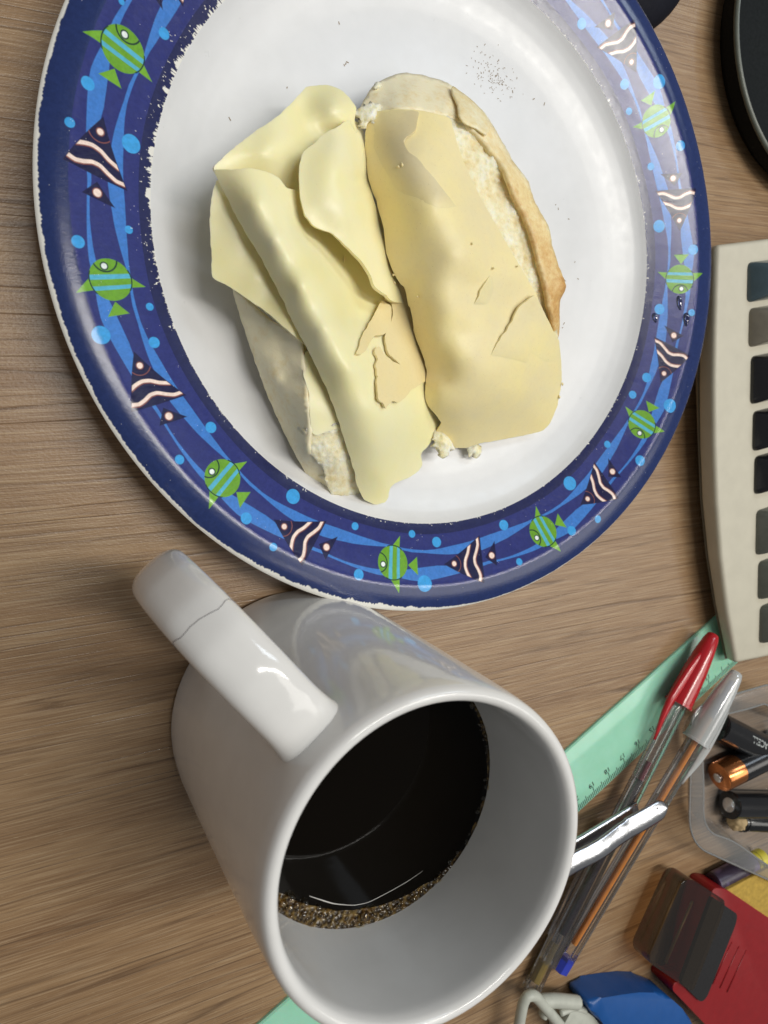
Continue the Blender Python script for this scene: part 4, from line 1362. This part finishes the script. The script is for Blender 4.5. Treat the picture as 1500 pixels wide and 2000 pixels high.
keys = [(1463, 512, 590, 'teal'), (1466, 602, 678, 'grey'), (1469, 696, 790, 'black'), (1473, 804, 882, 'black'), (1476, 892, 967, 'black'), (1479, 998, 1086, 'green'), (1483, 1098, 1173, 'green'), (1486, 1185, 1259, 'green')]
for x, y0, y1, cname in keys:
    s = ((y0 + y1) / 2 - 480) / 820
    zt = kz(s) + .42
    a, b = at(x, y0, kz(s) + .10), at(x + (y1 - y0) * .02, y1, kz(s) + .10)
    dv = (b - a) / np.linalg.norm(b - a)
    du = ku
    ln = np.linalg.norm(b - a)
    W_ = 1.9
    bm = bmesh.new()
    rows = []
    for (ins, z) in ((0, -.5), (0, .0), (.04, .10), (.12, .25), (.34, .60), (.40, .66), (.48, .66)):
        P = round_poly([a + dv * ins * .6 + du * ins, b - dv * ins * .6 + du * ins, b - dv * ins * .6 + du * (W_ - ins), a + dv * ins * .6 + du * (W_ - ins)], .26, 5)
        rows.append([bm.verts.new((p[0], p[1], kz(s) + .05 + z)) for p in P])
    P = round_poly([a + dv * .38 + du * .62, b - dv * .38 + du * .62, b - dv * .38 + du * (W_ - .62), a + dv * .38 + du * (W_ - .62)], .26, 5)
    rows.append([bm.verts.new((p[0], p[1], kz(s) + .05 + .58)) for p in P])
    n = len(rows[0])
    for r0_, r1_ in zip(rows[:-1], rows[1:]):
        for i in range(n):
            bm.faces.new((r0_[i], r0_[(i + 1) % n], r1_[(i + 1) % n], r1_[i]))
    bm.faces.new(rows[-1])
    bmesh.ops.recalc_face_normals(bm, faces=bm.faces)
    autosmooth(from_bm('key', bm, KEYCOL[cname], kb, True), 40)

# =================================================================== BATTERIES IN A CLEAR TRAY
M_TRAY = clear('clear_tray', (.92, .92, .91, 1), .14, .07, ((.62, .62, .6, 1), .2))
flo = [at(x, y, 1.5) for x, y in ((1346, 1470), (1346, 1592), (1353, 1628), (1382, 1657), (1500, 1712), (1660, 1790), (1720, 1440), (1500, 1338), (1431, 1357), (1385, 1392))]
cen = np.mean(flo, axis=0)
tray = thing('clear_tray', cen * [1, 1, 0], 'clear plastic blister tray holding the loose batteries', 'tray')
crn = [at(x, y, 1.5) for x, y in ((1352, 1384), (1345, 1648), (1660, 1790), (1720, 1440), (1500, 1337), (1424, 1359))]
loop = [np.array([p[0], p[1], 1.5]) for p in round_poly(crn, [.9, 1.5, 1.5, 1.5, .2, .5], 8)]
loop = [a_ + (b_ - a_) * t_ for a_, b_ in zip(loop, loop[1:] + loop[:1]) for t_ in np.arange(max(1, int(np.linalg.norm(b_ - a_) / .5))) / max(1, int(np.linalg.norm(b_ - a_) / .5))]
cols = []
for p in loop:
    q = cen - p
    q[2] = 0
    q /= np.linalg.norm(q)
    cols.append([p + [0, 0, -.12], p, p + q * .12 + [0, 0, .06], p + q * .8 + [0, 0, .04], p + q * .95 + [0, 0, -.05], p + q * 1.25 + [0, 0, -1.2], p + q * 1.5 + [0, 0, -1.45], p + q * 2.6 + [0, 0, -1.47]])
V = np.array(cols).reshape(-1, 3)
k, n = 8, len(loop)
F = [(i * k + j, ((i + 1) % n) * k + j, ((i + 1) % n) * k + j + 1, i * k + j + 1) for i in range(n) for j in range(k - 1)]
V = np.concatenate([V, [cen * [1, 1, 0] + [0, 0, .03]]])
F += [(i * k + k - 1, ((i + 1) % n) * k + k - 1, len(V) - 1) for i in range(n)]
mesh('tray_wall', V, F, M_TRAY, tray)
M_BEAD = clear('clear_bead', (.93, .93, .92, 1), .08, .14, ((.7, .7, .68, 1), .30))
for off, zz in ((0, 0), (.9, .02)):
    pth = np.array([c_[1] if off == 0 else c_[4] for c_ in cols])
    pth = np.concatenate([pth, pth[:1]])
    vv, ff = tube(pth, .05, 6, caps=False)
    mesh('rim_bead', vv, ff, M_BEAD, tray)
M_BATT = plain('black_battery', srgb(26, 26, 28), .2, Specular_IOR_Level=.6)
M_COPPER = plain('copper', srgb(196, 124, 74), .22, .05, Metallic=.9)
M_TXT = plain('pale_lettering', srgb(168, 172, 170), .5)
GB = 'loose batteries in the clear tray'


def battery(a, b, label, copper=0.0, text=None, r=.70):
    a, b = np.array(a), np.array(b)
    d, u, v = frame(b - a)
    L = np.linalg.norm(b - a)
    root = thing('battery', (a + b) / 2 - [0, 0, r], label, 'battery', GB)
    def part(nm, prof, m):
        vv, ff = tube([a + d * s for s, q in prof], [q for s, q in prof], 32)
        return autosmooth(mesh(nm, vv, ff, m, root), 40)
    if copper:
        part('copper_band', [(0, r - .12), (.03, r - .03), (.08, r), (copper, r)], M_COPPER)
        part('terminal', [(-.14, .18), (-.12, .22), (.0, .24), (.02, .24)], M_METAL)
        part('casing', [(copper + .004, r + .004), (L - .05, r + .004), (L, r - .08)], M_BATT)
    else:
        part('casing', [(0, r - .1), (.05, r), (L - .05, r), (L, r - .08)], M_BATT)
        part('terminal', [(-.05, .3), (-.03, .34), (.0, .34)], M_METAL)
    if text:
        tv, tf = text_mesh(text[0], text[1], .008)
        W_ = []
        for x, y, _ in tv:
            th_ = y / r - text[3]
            W_.append(a + d * (text[2] - x) + (u * -math.sin(th_) + v * math.cos(th_)) * (r + .012))
        mesh('lettering', W_, tf, M_TXT, root, smooth=False)
    return root


battery(at(1400, 1417, .80), at(1560, 1497, .80), 'black battery with pale capital lettering along its side, uppermost in the tray', text=('DURACELL', .46, 2.95, .25))
battery(at(1404, 1518, .80), at(1540, 1452, 1.0), 'black battery with a shiny copper end pointing out of the tray', copper=1.15)
battery(at(1424, 1572, .80), at(1590, 1574, .80), 'plain black battery with a bright streak lying below the copper ended one', r=.66)
stub = thing('stub', at(1450, 1608, .2), 'black stub with a crumbly beige end and black ring, lowest in the tray', 'stub')
a, b = at(1436, 1603, .62), at(1570, 1612, .62)
d, u, v = frame(b - a)
vv, ff = tube([a + d * s for s in (.35, .4, 3.8)], [.42, .46, .46], 20)
autosmooth(mesh('stick', vv, ff, M_BATT, stub), 40)
bm = bmesh.new()
bmesh.ops.create_icosphere(bm, subdivisions=4, radius=1)
for q in bm.verts:
    nz = 1 + .16 * mnoise.fractal(q.co * 2.2, 1, 2, 4)
    p = a + d * (.12 + q.co.x * .42 * nz) + u * q.co.y * .46 * nz + v * q.co.z * .46 * nz
    q.co = Vector(p)
from_bm('beige_end', bm, plain('beige_cork', srgb(176, 152, 112), .85, .25, 5, .6, 9), stub, True)
th_ = np.linspace(0, 2 * math.pi, 25)
vv, ff = tube([a + d * (.42 + .12 * math.sin(q_)) + (u * math.cos(q_) + v * math.sin(q_)) * .47 for q_ in th_], .055, 8, caps=False)
mesh('ring', vv, ff, M_BATT, stub)

# =================================================================== RED CASE, YELLOW BLOCK, BLUE GADGET
M_REDBOX = plain('dark_red_plastic', srgb(136, 13, 19), .45, .06, 1.5, .12, 16)
M_PAD = plain('black_pad', srgb(14, 13, 16), .7)
M_SMOKE = clear('smoked_cover', (.80, .66, .50, 1), .12, .025, ((.06, .05, .035, 1), .10))
red = thing('plastic_case', at(1420, 1900, 0), 'red plastic case with a black pad and smoked brown cover', 'case')
poly = [at(x, y, .95) for x, y in ((1379, 1724), (1404, 1727), (1500, 1792), (1640, 1880), (1560, 2120), (1440, 2055), (1372, 1997), (1327, 1950), (1300, 1922), (1303, 1908), (1332, 1900))]
bm = slab(round_poly(poly, .35, 4), .02, 1.35, .12, 3)
autosmooth(from_bm('body', bm, M_REDBOX, red, True), 35)
for k in range(3):
    x0, y0 = 1392 + k * 14, 1900 + k * 8
    P = [at(x0 + 38, y0 - 60, 1.36), at(x0, y0 + 22, 1.36)]
    vv, ff = tube(P, .045, 6, flat=.5)
    mesh('grip_ridge', vv, ff, M_REDBOX, red)
pad = [at(x, y, 1.5) for x, y in ((1392, 1752), (1441, 1786), (1437, 1806), (1380, 1950), (1369, 1958), (1330, 1920))]
from_bm('pad', slab(round_poly(pad, .2, 4), 1.3, 1.5, .05), M_PAD, red)
cov_ = [at(x, y, 1.05) for x, y in ((1313, 1706), (1330, 1703), (1396, 1745), (1392, 1768), (1334, 1918), (1326, 1916), (1252, 1866), (1248, 1850))]
autosmooth(from_bm('smoked_cover', slab(round_poly(cov_, .3, 5), .62, 1.66, .14, 3), M_SMOKE, red, True), 40)
for x0, y0, x1, y1 in ((1329, 1722, 1268, 1862), (1352, 1760, 1300, 1880)):
    vv, ff = tube([at(x0, y0, 1.4), at(x1, y1, 1.4)], .06, 6)
    mesh('inner_rib', vv, ff, plain('smoked_rib', srgb(84, 72, 52), .4), red)

M_OCHRE = plain('ochre_board', srgb(178, 146, 62), .85, .18, 4, .3, 14)
M_PURPLE = NT('purple_print')
v = M_PURPLE.coords()
wv = M_PURPLE.n('ShaderNodeTexNoise')
wv.inputs['Scale'].default_value = .55
M_PURPLE.l(v, wv.inputs['Vector'])
M_PURPLE.bsdf(M_PURPLE.ramp(wv.outputs['Fac'], [(.44, srgb(58, 48, 66)), (.5, srgb(124, 106, 150)), (.55, srgb(72, 60, 80))]), .35)
M_PURPLE = M_PURPLE.m
M_YEL = plain('yellow_print', srgb(204, 190, 66), .4)
ybox = thing('yellow_box', at(1460, 1730, 0), 'flat ochre yellow box tucked behind the red case', 'box')
Pt = [at(x, y, 1.0) for x, y in ((1408, 1735), (1499, 1687), (1640, 1760), (1560, 1860), (1505, 1800))]
from_bm('top_panel', slab(Pt, .05, 1.25, .04), M_OCHRE, ybox)
crayon = thing('crayon', at(1440, 1697, 0), 'slim purple and yellow wrapped crayon lying against the ochre box', 'crayon')
ca, cb_ = at(1393, 1724, .62), at(1490, 1674, .62)
for nm, s0, s1, r_, m_ in (('wrapper', 0, .78, .48, M_PURPLE), ('yellow_end', .782, .99, .47, M_YEL), ('black_line', .84, .87, .478, M_PAD)):
    vv, ff = tube([along(ca, cb_, s0), along(ca, cb_, s0 + .012), along(ca, cb_, s1 - .012), along(ca, cb_, s1)], [r_ * .86, r_, r_, r_ * .86], 20)
    autosmooth(mesh(nm, vv, ff, m_, crayon), 40)

M_BLUE = plain('blue_plastic', srgb(14, 78, 146), .42, .04, 1.5, .08)
M_FRAME = plain('pale_grey_plastic', srgb(184, 186, 174), .45)
gad = thing('hole_punch', at(1200, 1985, 0), 'blue plastic lever gadget with a pale grey frame at the bottom edge', 'hole punch')
P = [at(x, y, .6) for x, y in ((1122, 1933), (1150, 1923), (1188, 1917), (1222, 1913), (1250, 1914), (1270, 1919), (1287, 1929), (1306, 1946), (1323, 1966), (1335, 1992), (1330, 2060), (1200, 2080), (1174, 2000), (1153, 1973), (1136, 1960), (1128, 1946))]
bm = slab(P, .02, 1.45, .42, 6)
autosmooth(from_bm('lever', bm, M_BLUE, gad, True), 40)
for pts, r in (([(1008, 2040, 1.0), (1015, 1995, 1.1), (1022, 1960, 1.2), (1030, 1946, 1.25), (1042, 1944, 1.25), (1052, 1952, 1.2), (1072, 1976, 1.1), (1100, 2010, 1.0), (1120, 2040, 1.0)], .23),
               ([(1056, 1956, 1.0), (1085, 1954, 1.0), (1128, 1958, 1.0)], .30), ([(1060, 1985, .9), (1066, 1958, .9)], .16), ([(1092, 1976, .9), (1118, 1966, .9), (1140, 1972, .9)], .16)):
    pth = catmull(np.array([at(*q) for q in pts]), .12, False)
    vv, ff = tube(pth, r, 10, flat=1.5 if r < .2 else 1)
    mesh('frame_bar', vv, ff, M_FRAME, gad)
P = [at(x, y, 1.1) for x, y in ((1116, 1975), (1140, 1972), (1160, 1986), (1178, 2010), (1170, 2060), (1104, 2050), (1100, 2005))]
autosmooth(from_bm('frame_plate', slab(round_poly(P, .2, 4), .05, 1.1, .1, 3), M_FRAME, gad, True), 40)

# =================================================================== BLACK THINGS AT THE TOP
M_BLK = plain('black_plastic', srgb(14, 18, 19), .7, Specular_IOR_Level=.15)
M_EDGE = plain('grey_green_edge', srgb(92, 96, 86), .4)
pts = [at(x, y, 1.2) for x, y in ((1440, 0), (1437, 60), (1444, 130), (1466, 224), (1500, 292))]
A3 = np.array([[2 * p[0], 2 * p[1], 1] for p in pts])
sol = np.linalg.lstsq(A3, np.array([p[0] ** 2 + p[1] ** 2 for p in pts]), rcond=None)[0]
bc = np.array([sol[0], sol[1], 0])
br = math.sqrt(sol[2] + sol[0] ** 2 + sol[1] ** 2)
disc = thing('stand_base', bc, 'round black base with a thin grey green edge at the top right', 'stand')
V, F = lathe([(.001, 0.02), (br - .5, .02), (br - .08, .5), (br - .08, 1.02)], 120, bc)
mesh('skirt', V, F, M_BLK, disc)
V, F = lathe([(br - .08, 1.02), (br, 1.08), (br + .02, 1.16), (br - .06, 1.24), (br - .14, 1.25)], 120, bc)
mesh('edge_ring', V, F, M_EDGE, disc)
V, F = lathe([(br - .14, 1.25), (br - .5, 1.2), (br - 2, 1.25), (.001, 1.3)], 120, bc)
mesh('top_plate', V, F, M_BLK, disc)
mc = at(1272, -140, .9)
bm = bmesh.new()
bmesh.ops.create_uvsphere(bm, u_segments=48, v_segments=24, radius=1)
ax = at(1350, -40, .5) - at(1290, 60, .5)
for q in bm.verts:
    z = max(-.55, q.co.z)
    q.co = Vector((mc[0] + q.co.x * 2.6, mc[1] + q.co.y * 4.2, (z + .55) / 1.55 * 1.9 + .01))
mouse = from_bm('computer_mouse', bm, plain('dark_navy_plastic', srgb(20, 21, 30), .7, Specular_IOR_Level=.15), None, True)
tag(mouse, 'dark rounded mouse peeping out behind the top of the plate', 'mouse')

# =================================================================== WATER DROPS ON THE RIM
M_WATER = clear('water', (.55, .6, .78, 1), .02, .05)
for px, py, a, b, ang, lab in ((1325, 592, .30, .11, 1.35, 'longest dark water drop on the plate rim below the green fish'), (1341, 624, .28, .12, 1.2, 'pale blue water drop on the light ribbon of the plate rim'), (1274, 622, .2, .11, 1.5, 'small dark water drop nearest the white well of the plate')):
    c = at(px, py, 1.8)
    r = math.hypot(c[0], c[1])
    z = float(np.interp(r, [p[0] for p in pr], [p[1] for p in pr]))
    c = at(px, py, z)
    V, F = [], []
    for i in range(9):
        ph = math.pi / 2 * i / 8
        for k in range(20):
            q = 2 * math.pi * k / 20
            x, y = a * math.cos(ph) * math.cos(q), b * (1 + .3 * math.cos(q)) * math.cos(ph) * math.sin(q)
            wx, wy = c[0] + x * math.cos(ang + .75) - y * math.sin(ang + .75), c[1] + x * math.sin(ang + .75) + y * math.cos(ang + .75)
            rz = float(np.interp(math.hypot(wx, wy), [p[0] for p in pr], [p[1] for p in pr]))
            V.append((wx, wy, rz + .004 + .09 * math.sin(ph)))
    F = [(i * 20 + k, i * 20 + (k + 1) % 20, (i + 1) * 20 + (k + 1) % 20, (i + 1) * 20 + k) for i in range(8) for k in range(20)]
    F.append(tuple(range(20))[::-1])
    tag(mesh('water_drop', V, F, M_WATER), lab, 'water drop', 'water drops on the plate rim')
